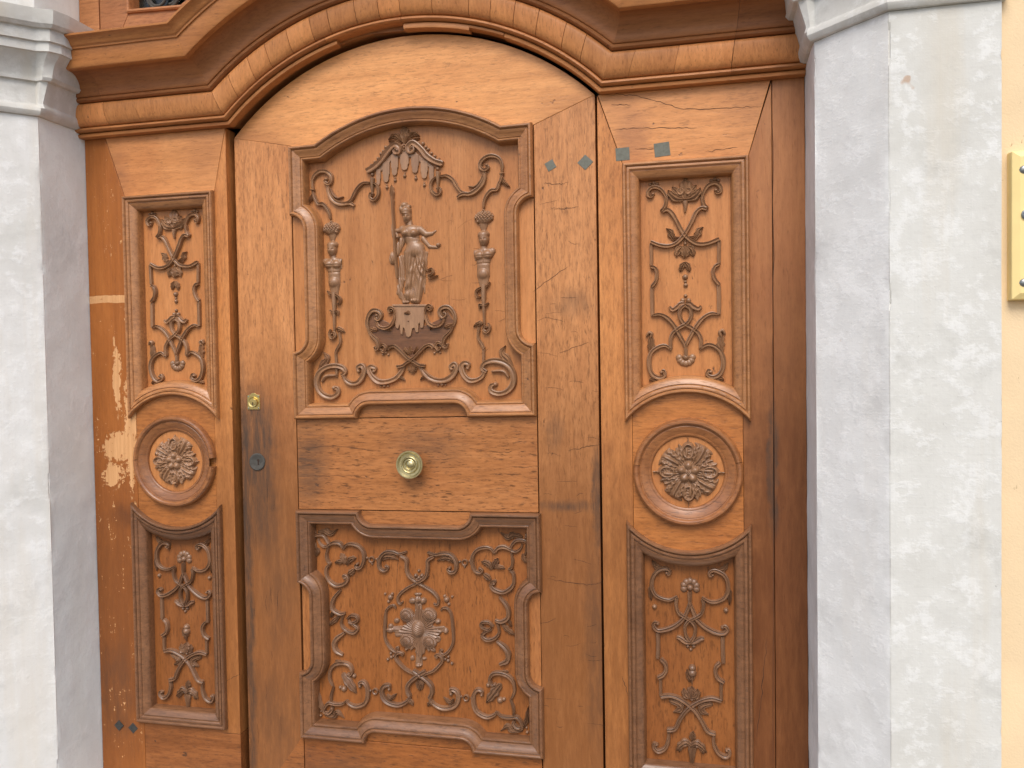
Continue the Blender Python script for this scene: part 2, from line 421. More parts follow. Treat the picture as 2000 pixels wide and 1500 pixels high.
# ------------------------------------------------------------------ palette
GRIME = (.060, .038, .026); LOW_BROWN = (.20, .072, .020)  # the brown darkens the lower part of the stiles
T_PALE = [(.56, .245, .085), (.68, .315, .118), (.78, .385, .158)]
T_UP = [(.38, .155, .056), (.48, .210, .080), (.57, .265, .112)]
T_MID = [(.27, .102, .031), (.36, .143, .048), (.44, .190, .072)]
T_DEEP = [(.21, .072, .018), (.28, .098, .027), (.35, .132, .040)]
LB = lambda z: z + ZC - .05                    # height above a thing's base
W_V = wood('wood_upright_grain', 'z', T_MID)
W_H = wood('wood_level_grain', 'x', T_MID)
W_TOP = wood('wood_arched_rail', 'x', T_PALE, dark=1.08, pore=.5, stains_tones=[((.34, .13, .045), .6, -.95, LB(.63), .10, .05, .8, .05), ((.34, .13, .045), .5, -.06, LB(.65), .10, .04, .8, .05)], mott=0.55, dash=0.35)
PX = 1.4795                                    # the flaking side panel's own zero
W_POST_L = wood('wood_flaking_post', 'z', [(.27, .088, .018), (.34, .115, .026), (.41, .150, .038)], pore=.25, vary=.04,
    stains_tones=[((.07, .026, .012), .9, -1.655+PX, LB(-.435), .045, .03, .6, .03), ((.19, .062, .016), .9, -1.69+PX, LB(-.80), .14, .46, .5, .10, .6), (GRIME, .45, -1.70+PX, LB(-.95), .05, .12, .7, .05)],
    flakes=[(-1.70+PX, LB(.20), .075, .011, .05, .007, 0, True), (-1.66+PX, LB(-.23), .062, .040, .55, .035, 0, False), (-1.626+PX, LB(-.19), .020, .150, .55, .020, 0, False), (-1.668+PX, LB(-.03), .012, .11, .5, .030, 0, False), (-1.69+PX, LB(-.31), .030, .035, .6, .035, 0, False)], mott=0.35)
W_POST_R = wood('wood_smooth_post', 'z', [(.32, .125, .045), (.40, .165, .062), (.47, .205, .082)], pore=.3, vary=.04, stains_tones=[((.13, .042, .012), .97, .19, LB(-.75), .15, .85, .5, .10, .75), (GRIME, .8, .164, LB(-.28), .012, .15, .5, .02)], mott=0.4)  # big lower patch paints the stone corner's shade; the narrow one is grime
W_STILE_L = wood('wood_lock_stile', 'z', T_UP, pore=.7, stains_tones=[
    (LOW_BROWN, .95, -.94, LB(-.85), .22, .80, .35, .14, .8), (GRIME, .9, -.985, LB(-.21), .06, .13, .5, .035), (GRIME, .7, -.98, LB(-.38), .055, .13, .7, .04),
    (GRIME, .9, -1.022, LB(-.72), .020, .62, .5, .02), (GRIME, .35, -.92, LB(-.62), .05, .18, .8, .05), (GRIME, .35, -.94, LB(-1.02), .08, .14, .8, .06)], dash=0.45)
W_STILE_R = wood('wood_hinge_stile', 'z', T_UP, pore=.85, stains_tones=[
    (LOW_BROWN, .95, -.08, LB(-.95), .24, .82, .45, .14, .8), (GRIME, .75, -.09, LB(-.375), .065, .011, .95, .018), (GRIME, .8, -.008, LB(-.36), .014, .12, .5, .02),
    (GRIME, .45, -.07, LB(.14), .045, .030, .8, .03), (GRIME, .45, -.12, LB(-.18), .02, .05, .6, .02), (GRIME, .45, -.02, LB(-.75), .025, .22, .7, .03)], dash=0.5)
W_LOCK = wood('wood_lock_rail', 'x', T_MID, pore=.85, stains_tones=[
    (GRIME, .75, -.82, LB(-.28), .05, .10, .8, .03), (GRIME, .45, -.47, LB(-.225), .09, .05, .8, .03)], dash=0.8)
W_LOW = wood('wood_scuffed_rail', 'x', T_DEEP, pore=.9, stains_tones=[(GRIME, .6, -.80, LB(-1.22), .2, .12, .7, .05)], dash=0.8)
W_SIDE = wood('wood_side_stile', 'z', [(.38, .145, .042), (.48, .195, .062), (.57, .245, .085)], pore=.5, stains_tones=[(LOW_BROWN, .85, -.22, LB(-.85), .09, .66, .45, .08, .6), (LOW_BROWN, .85, -1.32+PX, LB(-.85), .09, .66, .45, .08, .6)], dash=0.5)
W_SIDETOP = wood('wood_side_rail', 'x', [(.45, .185, .060), (.56, .245, .088), (.65, .30, .12)], pore=.4, stains_tones=[((.24, .092, .045), .5, -1.645+PX, LB(.55), .035, .07, .8, .04, .5), ((.28, .11, .045), .4, -1.36+PX, LB(.60), .05, .06, .9, .04, .5), ((.36, .15, .06), .35, -.20, LB(.60), .03, .07, .9, .04, .5)], mott=0.6, dash=0.35)
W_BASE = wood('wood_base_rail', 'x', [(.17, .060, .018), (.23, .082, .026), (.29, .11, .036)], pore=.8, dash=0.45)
W_MED = wood('wood_roundel_board', 'x', [(.30, .108, .028), (.40, .150, .042), (.48, .195, .062)], pore=.5, dash=0.4)
W_FIELD = wood('wood_panel_field', 'z', [(.37, .145, .047), (.47, .195, .067), (.55, .245, .095)], pore=.4, mott=0.45, dash=0.25)
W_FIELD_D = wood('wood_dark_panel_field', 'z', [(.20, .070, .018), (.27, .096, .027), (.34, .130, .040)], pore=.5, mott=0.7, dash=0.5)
W_MOULD = wood('wood_moulding', 'x', [(.27, .118, .046), (.36, .162, .064), (.44, .208, .088)], rough=.36, pore=.5, vary=.14, coat=.14, spec=.5, dash=0.4)
W_MOULD_D = wood('wood_lower_moulding', 'x', [(.135, .062, .030), (.19, .088, .043), (.25, .122, .062)], rough=.33, pore=.6, vary=.14, coat=.2, spec=.5, dash=0.6)  # deeper tone for the mouldings of the lower panels
W_RING = wood('wood_turned_ring', 'x', [(.21, .080, .030), (.29, .116, .042), (.37, .158, .062)], rough=.34, pore=.5, coat=.2, spec=.5, dash=0.5)
W_CARVE = wood('wood_carving', 'z', [(.22, .116, .062), (.28, .152, .084), (.35, .196, .112)], rough=.36, pore=.3, coat=.14, vary=.12, bump=.25, spec=.5, mott=0.6)
W_CARVE_L = wood('wood_lower_carving', 'z', [(.15, .080, .046), (.20, .108, .064), (.26, .145, .088)], rough=.33, pore=.3, coat=.2, vary=.12, bump=.25, spec=.5, mott=0.6)  # deeper tone for the carving of the lower panels
W_CARVE_D = wood('wood_dark_carving', 'x', [(.14, .062, .030), (.19, .084, .040), (.24, .110, .054)], rough=.4, pore=.6, coat=.15)
W_CORN = wood('wood_cornice', 'x', [(.33, .125, .040), (.43, .175, .058), (.52, .226, .083)], rough=.48, pore=.5, coat=.06, mott=0.6)
W_VENEER = wood('wood_cross_veneer', 'z', [(.45, .178, .060), (.57, .242, .086), (.67, .300, .118)], rough=.50, pore=.5, vary=.14, coat=.05, mott=0.6)
W_TRANS = wood('wood_transom', 'x', [(.27, .108, .042), (.35, .148, .060), (.43, .190, .082)], rough=.45, pore=.5)
CRACK = plain('crack_shadow_dirt', (.03, .014, .008), .9)
S_STONE_R = stone('limestone_mottled', (.62, .61, .565), (.735, .73, .70), (.54, .525, .475), .6)
S_STONE_L = stone('limestone_washed', (.745, .735, .70), (.84, .835, .81), (.63, .62, .575), .5)
S_LIME = stone('limewash_lifted', (.84, .875, .845), (.88, .905, .88), (.76, .79, .76), .15)  # reveal limewash lifted in colour, offsetting the dim mauve light there
S_LIME_R = stone('limewash_worn', (.715, .71, .685), (.80, .795, .775), (.64, .63, .60), .3)
S_CAP = stone('weathered_capital', (.60, .585, .54), (.70, .69, .65), (.50, .48, .43), .7)
YELLOW = stucco('ochre_stucco', (.78, .59, .36))
BRASS = metal('aged_brass', (.60, .52, .29), .40, 1, (.16, .12, .04), .6, 90)
BRASS_B = metal('bright_brass', (.72, .55, .22), .30, 1, (.25, .17, .06), .5, 160)
IRON = metal('dark_iron', (.07, .064, .054), .9, .0, (.04, .035, .03), .6, 80)
GREYMET = metal('zinc_grey', (.145, .145, .115), .75, .0, (.10, .10, .08), .5, 120)
DARKMET = metal('blackened_plate', (.04, .038, .034), .8, .0, (.02, .02, .02), .5, 120)
PLATE = plain('cream_painted_metal', (.86, .66, .28), .45, 20, .05)
SCREW = metal('screw_steel', (.30, .31, .30), .45, .9, (.12, .12, .11), .5, 300)
PAVING = plain('street_paving', (.13, .125, .115), .9, 3, .25)
HALL = plain('hall_plaster', (.20, .18, .15), .9, 3, .2)
_m, _t, _b = NT('window_glass'); GLASS = _m
_b.inputs['Base Color'].default_value = (.75, .80, .76, 1); _b.inputs['Transmission Weight'].default_value = 1
_b.inputs['Roughness'].default_value = .2; _b.inputs['IOR'].default_value = 1.45
_g = G(_t); _t.links.new(_g.mix(_g.noise(_g.n('ShaderNodeTexCoord').outputs['Object'], 9, 3), (.42, .42, .34, 1), (.52, .52, .42, 1)), _b.inputs['Base Color'])

# ------------------------------------------------------------------ setting: street, wall, hall
def structure(o): o['kind'] = 'structure'; return o
def boxes(name, L, mat, parent=None):
    V, F = [], []
    for (a, b, c, d, e, f) in L:
        k = len(V); V += [(x, y, z) for x in (a, b) for y in (c, d) for z in (e, f)]
        F += [tuple(q+k for q in p) for p in ((0, 1, 3, 2), (4, 6, 7, 5), (0, 4, 5, 1), (2, 3, 7, 6), (0, 2, 6, 4), (1, 5, 7, 3))]
    return mesh_obj(name, V, F, mat, parent, None, False)
g_ = structure(mesh_obj('ground', [(-60, -80, 0), (60, -80, 0), (60, 12, 0), (-60, 12, 0)], [(0, 1, 2, 3)], PAVING, None, None, False)); g_['label'] = 'pale stone paving of the street'
WX0, WX1, WY = -2.087, .572, -.285
w_ = structure(boxes('wall', [(-14, WX0, WY, .35, -.1, 9), (WX1, 12, WY, .35, -.1, 9), (WX0, WX1, WY, .35, ZC+1.75, 9)], YELLOW)); w_['label'] = 'ochre yellow stucco house wall'
h_ = structure(boxes('hall', [(-3, 1.5, 4.0, 4.1, 0, 3.6), (-3.1, -3, .36, 4.1, 0, 3.6), (1.5, 1.6, .36, 4.1, 0, 3.6), (-3.1, 1.6, .36, 4.1, 3.6, 3.7), (-3, 1.5, .36, 4.0, .004, .02)], HALL)); h_['label'] = 'dark hall behind the door'
th = boxes('threshold', [(-1.757, .244, -.33, .34, .006, .045)], S_STONE_R); th['label'] = 'worn stone threshold under the wooden door'; th['category'] = 'threshold'

# ------------------------------------------------------------------ stone jambs with moulded capitals
NECK = .687
CAP = [(NECK-.001, 0), (NECK, .008), (NECK+.005, .012), (NECK+.012, .014), (NECK+.020, .012), (NECK+.026, .008), (NECK+.030, .004), (NECK+.036, .002), (.778, .002),
       (.779, .011), (.787, .012), (.788, .008), (.797, .010), (.812, .016), (.826, .025), (.838, .037), (.846, .044), (.847, .050), (.871, .051), (.872, .058), (.903, .060), (.904, .068), (.913, .076), (.930, .080), (.949, .081), (.950, .004), (.96, 0), (1.74, 0)]
def jamb(xin, sgn, label, mat, lime, nl):
    """sgn=-1: stone to the left of the opening, +1 to the right"""
    root = empty('stone_jamb', (xin+sgn*.2, -.1, 0), label, 'door jamb')
    plan = [(0, .30), (0, -.17), (.125, -.30), (.328, -.30), (.328, .30)]
    pts = []                         # dense plan: position, outward normal
    for i in range(len(plan)-1):
        a, b = np.array(plan[i]), np.array(plan[i+1]); d = b-a; L = np.linalg.norm(d); k = max(2, int((L-.006)/.012)); us_ = [0]+[.003/L+(1-.006/L)*q/k for q in range(k+1)]
        n = np.array([d[1], -d[0]])/L
        n = -n if i < 4 and np.dot(n, np.array([.16, 0])-(a+b)/2) > 0 else n
        for u_ in us_: pts.append((a+d*u_, n, u_ == 0, i))
    P = []
    for j, (p, n, cor, i) in enumerate(pts):
        if cor and i > 0:
            n0 = pts[j-1][1]; m_ = (n+n0); m_ = m_/(1+n@n0); P.append((p, m_, 1.0, i-.5))
        else: P.append((p, n, 0.0, i))
    P.append((np.array(plan[-1]), pts[-1][1], 0.0, 3))
    lv = list(np.arange(-1.45, NECK-.02, .014))+[NECK-.004, NECK-.0015]
    prof = [(z, 0) for z in lv]+CAP
    nz_, nx_ = len(prof), len(P)
    r = np.random.default_rng(3 if sgn < 0 else 5)
    def smooth(a, k):
        for _ in range(k): a = (a+np.roll(a, 1, 0)+np.roll(a, -1, 0)+np.roll(a, 1, 1)+np.roll(a, -1, 1))/5
        return a
    D = smooth(r.normal(0, 1, (nz_, nx_)), 2)*.0010+smooth(r.normal(0, 1, (nz_, nx_)), 14)*.004
    chip = np.maximum(0, smooth(r.normal(0, 1, (nz_, nx_)), 2)-.30)*.010
    V, F = [], []
    for a, (z, p) in enumerate(prof):
        for b, (q, n, cor, i) in enumerate(P):
            inner = max(0.0, 1-i) if i <= 1 else 0.0       # the reveal side of the capital stands further out
            p2 = p+inner*(np.interp(z, [.687, .70, .72, .775, .79, .84, .95, .951, .96], [0, .004, .014, .028, .040, .030, .020, .0, 0]))
            near = cor or (P[b-1][2] if b else 0) or (P[b+1][2] if b+1 < nx_ else 0)
            cb = b if cor else (b-1 if b and P[b-1][2] else b+1)
            e = p2+D[a, b]*(1 if p < .001 else .45)*(1-.8*cor)-(chip[a, cb]*(1.0 if cor else .35) if near else 0)
            x, y = q+n*e
            if y > .28: y = .30
            V.append((sgn*x-sgn*.2, y+.1, max(0.0, z+ZC)))
    for a in range(nz_-1):
        for b in range(nx_-1): F.append((a*nx_+b, a*nx_+b+1, (a+1)*nx_+b+1, (a+1)*nx_+b))
    k0 = sum(1 for z, p in prof if z < NECK-.0012)
    seg = [P[b][3] for b in range(nx_)]
    def part(name, r0, r1, m0):
        used = sorted({a*nx_+b for a in range(r0, r1+1) for b in range(nx_)}); mp = {q: i for i, q in enumerate(used)}
        keep = [f for f in F if all(q in mp for q in f)]
        o = mesh_obj(name, [V[q] for q in used], [tuple(mp[q] for q in f) for f in keep], m0, root, 24)
        if m0 is mat:
            o.data.materials.append(lime)
            o.data.polygons.foreach_set('material_index', [1 if max(seg[f[0] % nx_], seg[f[1] % nx_]) < nl+.4 and min(seg[f[0] % nx_], seg[f[1] % nx_]) < nl+.4 else 0 for f in keep])
        return o
    kb = next(i for i, (z, p) in enumerate(prof) if z > .955)
    part('shaft', 0, k0-1, mat); part('capital', k0, kb, S_CAP); part('pier_block', kb, nz_-1, mat)
    return root
jamb(-1.757, -1, 'whitewashed pale stone door jamb beside the flaking side panel', S_STONE_L, S_LIME, 0)
jamb(.244, 1, 'mottled cream stone door jamb between the door and the yellow wall', S_STONE_R, S_LIME_R, 1)

# ------------------------------------------------------------------ moulding profiles (inset, height)
PM = [(0, -.004), (0, .009), (.0015, .0125), (.004, .0148), (.007, .0150), (.0095, .0132), (.0105, .0098), (.0120, .0092), (.0128, .0112), (.016, .0108), (.021, .0082), (.026, .0062), (.031, .0052), (.0318, .0035), (.033, .0038), (.0345, .0052), (.037, .0050), (.039, .0030), (.041, -.001), (.0435, -.012), (.0437, -.016)]
PS = [(0, -.004), (0, .007), (.001, .0105), (.0035, .0128), (.0065, .0128), (.009, .0110), (.0098, .0080), (.0112, .0075), (.012, .0100), (.0165, .0102), (.0195, .0086), (.0205, .0062), (.022, .0062), (.0228, .0078), (.027, .0066), (.033, .0040), (.038, .0012), (.0405, -.002), (.043, -.0115), (.0432, -.016)]
PM = [(a, h*1.3 if h > 0 else h*2.0) for a, h in PM]; PS = [(a, h*1.3 if h > 0 else h*2.0) for a, h in PS]
FY = .0235                                      # the panel fields lie this deep behind the face

# ------------------------------------------------------------------ the leaf
LC = Ctx(0, .05, SHEAR); LN = Ctx(0, .05, 0)
leaf = empty('door_leaf', (XH, YH, .05), 'arched wooden door leaf standing ajar with a carved goddess panel and round brass knob', 'door', rotz=-PHI)
def arc_pts(c, r, a0, a1, n): return [(c[0]+r*math.cos(a0+(a1-a0)*q/n), c[1]+r*math.sin(a0+(a1-a0)*q/n)) for q in range(n+1)]
CA = (-.757, .153); CR = .727                  # circle of the door arch
SA = -.5013; LR = .7175                         # the same circle on the leaf
aL = math.pi-math.acos(.5257/LR); aR = math.acos((SA*-1-.003)/LR)
UC, UH, UT, UB = -.508, .344, .6065, -.147     # upper panel: centre, half width, shoulder height, foot
sh = .263; rise = .074; UR = (sh*sh+rise*rise)/(2*rise); ucz = UT+rise-UR
top = arc_pts((SA, .153), LR, aL, aR, 40)
au = math.asin((sh-.004)/(UR-.016))
low = [(UC+UH, UT), (UC+UH-.014, UT-.014), (UC+sh+.004, UT-.014)] + arc_pts((UC, ucz), UR-.016, math.pi/2-au, math.pi/2+au, 24) + [(UC-sh-.004, UT-.014), (UC-UH+.014, UT-.014), (UC-UH, UT)]
board(LN, 'arched_rail', top+low, 0, .045, W_TOP, leaf)
board(LN, 'hinge_stile', [(-.003, -1.40), top[-1], (UC+UH+.002, UT), (UC+UH+.002, -1.40)], 0.0004, .045, W_STILE_R, leaf)
board(LN, 'lock_stile', [(-1.027, -1.40), (UC-UH-.002, -1.40), (UC-UH-.002, UT), top[0]], 0.0002, .045, W_STILE_L, leaf)
DC, DH, DT, DB = -.506, .349, -.401, -1.044    # lower panel
board(LC, 'lock_rail', [(UC-UH+.0006, DT+.0012), (UC+UH-.0006, DT+.0012), (UC+UH-.0006, UB-.0012), (UC-UH+.0006, UB-.0012)], 0, .045, W_LOCK, leaf)
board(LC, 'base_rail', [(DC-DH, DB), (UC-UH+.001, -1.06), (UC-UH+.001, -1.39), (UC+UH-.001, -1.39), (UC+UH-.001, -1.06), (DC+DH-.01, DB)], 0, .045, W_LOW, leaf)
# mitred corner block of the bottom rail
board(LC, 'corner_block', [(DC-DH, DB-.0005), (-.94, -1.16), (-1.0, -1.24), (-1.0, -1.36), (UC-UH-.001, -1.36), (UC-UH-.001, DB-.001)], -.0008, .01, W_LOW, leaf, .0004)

nr = .040
def notched(c, hw, zt, zb, sides, bot, topn=None, arch=None):
    """outer edge of a panel moulding, counter-clockwise from the lower left corner"""
    l, r = c-hw, c+hw; (s0, s1, sr) = sides; E_ = []
    (bw, br) = bot; P2 = math.pi/2
    E_.append(Ln((l, zb), (c-bw, zb)))
    E_.append(Ar((c-bw+br, zb), br, math.pi, P2)); E_.append(Ln((c-bw+br, zb+br), (c+bw-br, zb+br))); E_.append(Ar((c+bw-br, zb), br, P2, 0))
    E_.append(Ln((c+bw, zb), (r, zb))); E_.append(Ln((r, zb), (r, s1)))
    E_.append(Ar((r, s1+sr), sr, -P2, -math.pi)); E_.append(Ln((r-sr, s1+sr), (r-sr, s0-sr))); E_.append(Ar((r, s0-sr), sr, -math.pi, -3*P2))
    E_.append(Ln((r, s0), (r, zt)))
    if arch:
        R_, cz, sh_ = arch; a = math.asin(sh_/R_)
        E_ += [Ln((r, zt), (c+sh_, zt)), Ar((c, cz), R_, P2-a, P2+a), Ln((c-sh_, zt), (l, zt))]
    else:
        (tw, tr) = topn
        E_ += [Ln((r, zt), (c+tw, zt)), Ar((c+tw-tr, zt), tr, 0, -P2), Ln((c+tw-tr, zt-tr), (c-tw+tr, zt-tr)), Ar((c-tw+tr, zt), tr, -P2, -math.pi), Ln((c-tw, zt), (l, zt))]
    E_.append(Ln((l, zt), (l, s0)))
    E_.append(Ar((l, s0-sr), sr, P2, 0)); E_.append(Ln((l+sr, s0-sr), (l+sr, s1+sr))); E_.append(Ar((l, s1+sr), sr, 0, -P2))
    E_.append(Ln((l, s1), (l, zb)))
    return E_
eU = notched(UC, UH, UT, UB, (.417, .0405, .040), (.157, .036), arch=(UR, ucz, sh))
eD = notched(DC, DH, DT, DB, (-.606, -.858, .036), (.155, .033), topn=(.158, .036))
pU = board(LC, 'figure_panel', path_poly(eU, .030), FY, .014, W_FIELD, leaf, 0)
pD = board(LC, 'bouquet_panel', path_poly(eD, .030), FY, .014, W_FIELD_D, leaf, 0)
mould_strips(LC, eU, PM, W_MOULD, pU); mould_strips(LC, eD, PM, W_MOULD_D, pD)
for x0, x1, z0, z1, m_ in ((UC-UH+.0012, UC-UH+.048, .0415, .416, W_FIELD), (UC+UH-.048, UC+UH-.0012, .0415, .416, W_FIELD), (DC-DH+.0065, DC-DH+.044, -.857, -.607, W_V), (DC+DH-.044, DC+DH-.0065, -.857, -.607, W_V)):
    board(LC, 'infill_strip', [(x0, z0), (x1, z0), (x1, z1), (x0, z1)], .0015, .01, m_, leaf, .0006)
for c, w, z0, z1, m_ in ((UC, .156, UB+.0012, UB+.046, W_LOCK), (DC, .157, DT-.046, DT-.0012, W_LOCK), (DC, .154, DB+.0012, DB+.040, W_LOW)):
    board(LC, 'infill_strip', [(c-w, z0), (c+w, z0), (c+w, z1), (c-w, z1)], .0015, .01, m_, leaf, .0006)

# ------------------------------------------------------------------ fixed side panels
def ring(ctx, name, c, prof, mat, parent, a0=0.0, a1=2*math.pi, y0=0.0):
    n = max(6, int(72*(a1-a0)/(2*math.pi))); full = abs(a1-a0-2*math.pi) < 1e-6; V, F = [], []; m_ = len(prof)
    k = n if full else n+1
    for q in range(k):
        a = a0+(a1-a0)*q/n
        for r, h in prof: V.append(ctx.v(c[0]+r*math.cos(a), y0-h, c[1]+r*math.sin(a)))
    for q in range(n):
        for j in range(m_-1): F.append((q*m_+j, q*m_+j+1, ((q+1) % k)*m_+j+1, ((q+1) % k)*m_+j))
    if not full: F += [tuple(range(m_)), tuple(range((k-1)*m_, k*m_))[::-1]]
    return mesh_obj(name, V, F, mat, parent, 35)
def disc(ctx, name, c, r, h, mat, parent, y0=0.0, n=48):
    V = [ctx.v(c[0]+r*math.cos(2*math.pi*q/n), y0-h, c[1]+r*math.sin(2*math.pi*q/n)) for q in range(n)]
    return mesh_obj(name, V, [tuple(range(n))], mat, parent)
def side_els(x0, x1, zt, zb, c, R):
    hw = (x1-x0)/2; cx = (x0+x1)/2; a = math.acos(hw/R); P2 = math.pi/2
    tz = R*math.sin(a)
    up = [Ar((cx, c[1]), R, math.pi-a, a), Ln((x1, c[1]+tz), (x1, zt)), Ln((x1, zt), (x0, zt)), Ln((x0, zt), (x0, c[1]+tz))]
    dn = [Ln((x0, zb), (x1, zb)), Ln((x1, zb), (x1, c[1]-tz)), Ar((cx, c[1]), R, -a, -math.pi+a), Ln((x0, c[1]-tz), (x0, zb))]
    return up, dn
def side_panel(label, x0, x1, zt, zb, c, R, polys, post_mat, chip):
    cx = (x0+x1)/2; ctx = Ctx(cx if chip else 0.0, .05)
    root = empty('side_panel', (ctx.x0, 0, .05), label, 'door panel')
    for nm, poly, y, mt in polys: board(ctx, nm, poly, y, .05, mt, root)
    up, dn = side_els(x0, x1, zt, zb, c, R)
    a = board(ctx, 'scroll_panel', path_poly(up, .030, 24), FY, .014, W_FIELD, root, 0)
    b = board(ctx, 'scroll_panel', path_poly(dn, .030, 24), FY, .014, W_FIELD_D, root, 0)
    mould_strips(ctx, up, PS, W_MOULD, a); mould_strips(ctx, dn, PS, W_MOULD_D, b)
    rs = .132/.134 if chip else 1.0
    po = [(.134*rs, -.003), (.134*rs, .010), (.132*rs, .016), (.128*rs, .0195), (.123*rs, .0195), (.119*rs, .0165), (.1175*rs, .0125)]
    pi_ = [(.1175*rs, .0125), (.1155*rs, .0118), (.114*rs, .0125), (.108*rs, .0112), (.100*rs, .0080), (.096*rs, .0062), (.0955*rs, .0075), (.092*rs, .0070), (.0895*rs, .0050), (.088*rs, .0015), (.088*rs, -.001)]
    r = ring(ctx, 'roundel', c, pi_, W_RING, root)
    if chip:
        ring(ctx, 'roundel_ring', c, po, W_RING, r, math.radians(5), math.radians(178)); ring(ctx, 'roundel_ring', c, po, W_RING, r, math.radians(178.7), math.radians(354))
    else:
        ring(ctx, 'roundel_ring', c, po, W_RING, r, math.radians(12), math.radians(172)); ring(ctx, 'roundel_ring', c, po, W_RING, r, math.radians(172.5), math.radians(371.4))
    disc(ctx, 'roundel_field', c, .0885*rs, .0008, W_FIELD, r)
    return root, ctx, a, b, r
CL, CRt = (-1.4795, -.271), (-.0385, -.2815)
ZTOP = .666
def rb(x0, x1, c, R):
    a = math.acos((x1-c[0])/R); b = math.acos((c[0]-x0)/R)
    return arc_pts(c, R, a, math.pi-b, 16)+arc_pts(c, R, math.pi+b, 2*math.pi-a, 16)
rootL, cL, upL, dnL, rdL = side_panel('carved wooden side panel with flaking varnish and a chipped roundel', -1.625, -1.334, .493, -1.038, CL, .190, [
    ('post', [(-1.756, -1.40), (-1.640, -1.40), (-1.686, ZTOP), (-1.756, ZTOP)], .003, W_POST_L),
    ('stile', [(-1.639, -1.40), (-1.608, -1.40), (-1.608, .478), (-1.625, .493), (-1.685, ZTOP)], 0, W_POST_L),
    ('stile', [(-1.352, -1.052), (-1.2955, -1.052), (-1.2955, ZTOP), (-1.334, .493), (-1.352, .478)], 0, W_SIDE),
    ('head_rail', [(-1.6835, ZTOP), (-1.6245, .494), (-1.61, .478), (-1.35, .478), (-1.3345, .494), (-1.297, ZTOP)], .0003, W_SIDETOP),
    ('roundel_board', rb(-1.6075, -1.3525, CL, .21), .0006, W_MED),
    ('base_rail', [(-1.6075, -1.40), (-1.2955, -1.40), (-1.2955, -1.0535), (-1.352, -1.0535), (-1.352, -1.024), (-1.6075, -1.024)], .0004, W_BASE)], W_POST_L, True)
rootR, cR, upR, dnR, rdR = side_panel('carved wooden side panel with grey metal squares above its frame, by the mottled jamb', -.191, .114, .490, -1.068, CRt, .197, [
    ('post', [(.167, -1.40), (.2435, -1.40), (.2435, ZTOP), (.169, ZTOP)], .002, W_POST_R),
    ('stile', [(.096, -1.40), (.1655, -1.40), (.1675, ZTOP-.004), (.114, .490), (.096, .474)], 0, W_POST_R),
    ('stile', [(-.2525, -1.40), (-.174, -1.40), (-.174, .474), (-.191, .490), (-.2525, ZTOP)], 0, W_SIDE),
    ('head_rail', [(-.2505, ZTOP), (-.1905, .491), (-.175, .474), (.097, .474), (.1135, .491), (.1655, ZTOP)], .0003, W_SIDETOP),
    ('roundel_board', rb(-.1735, .0955, CRt, .217), .0006, W_MED),
    ('base_rail', [(-.1735, -1.40), (.0955, -1.40), (.0955, -1.05), (-.1735, -1.05)], .0004, W_BASE)], W_POST_R, False)

# ------------------------------------------------------------------ arched cornice
cor = empty('arched_cornice', (-.757, 0, .05), 'moulded wooden cornice rising in an arch over the door leaf', 'cornice'); CC = Ctx(-.757, .05)
ZB = .668; dx = math.sqrt(CR**2-(ZB-CA[1])**2); ac = math.acos(dx/CR)
eC = [Ln((-1.757, ZB), (CA[0]-dx, ZB)), Ar(CA, CR, math.pi-ac, ac), Ln((CA[0]+dx, ZB), (.2435, ZB))]
def reb(p): return [(p[0][0], -.004)]+p+[(p[-1][0], -.004)]
P_LIP = [(-.002, .016), (-.0005, .0215), (.005, .0225), (.0085, .0205), (.0090, .0150), (.0112, .0145)]
P_BEAD = [(.0114, .0230), (.0128, .0300), (.0160, .0340), (.0200, .0335), (.0235, .0295), (.0245, .0225)]
P_OVO = [(.0248, .0300), (.0275, .0370), (.035, .0430), (.046, .0470), (.060, .0500), (.072, .0515), (.080, .0505), (.085, .0465), (.087, .0400)]
P_CAV = [(.0872, .043), (.0885, .0520), (.0915, .0570), (.096, .0585), (.0995, .0560), (.1005, .0600), (.1035, .0620), (.112, .0625), (.122, .0645), (.132, .0690), (.141, .0765), (.148, .0870), (.152, .0980), (.1535, .1040), (.1536, .112)]
P_COR = [(.1538, .112), (.1545, .1200), (.1560, .1265), (.1585, .1285), (.204, .1315), (.2042, .1360), (.209, .1370), (.2105, .1405), (.215, .1430), (.221, .1465), (.226, .1525), (.2285, .1585), (.2300, .1620), (.2345, .1630), (.2360, .1600)]
def run(name, prof, segs, mat, **kw):
    for i, u0, u1 in segs: sweep(CC, name, eC, False, i, i, reb(prof), mat, cor, u0, u1, wob=.0004, **kw)
ul = .24; ur = .645; e0 = .0012
run('lip_moulding', P_LIP, [(0, 0, ul), (0, ul+e0, 1), (1, 0, .335), (1, .745, 1), (2, 0, ur), (2, ur+e0, 1)], W_CORN)
run('lip_patch', [(h-.004 if h < .008 else h, p+.001) for h, p in P_LIP], [(1, .502, .66)], W_CORN)
run('lip_patch', [(h+.003 if h < .008 else h, p) for h, p in P_LIP], [(1, .66, .743)], W_CORN)
run('bead_moulding', P_BEAD, [(0, 0, ul), (0, ul+e0, 1), (1, 0, .310), (1, .311, .499), (1, .5, 1), (2, 0, ur), (2, ur+e0, 1)], W_CORN)
bl = [0, .055, .115, .165, .225, .285, .33, .395, .45, .50, .575, .66, .71, .765, .82, .885, .935, 1]
run('veneer_block', P_OVO, [(0, 0, .10), (0, .101, ul), (0, ul+.002, .46), (0, .4615, 1)]+[(1, a+.0013, b) for a, b in zip(bl[:-1], bl[1:])]+[(2, 0, .13), (2, .1315, .36), (2, .3615, ur-.003), (2, ur, 1)], W_VENEER)
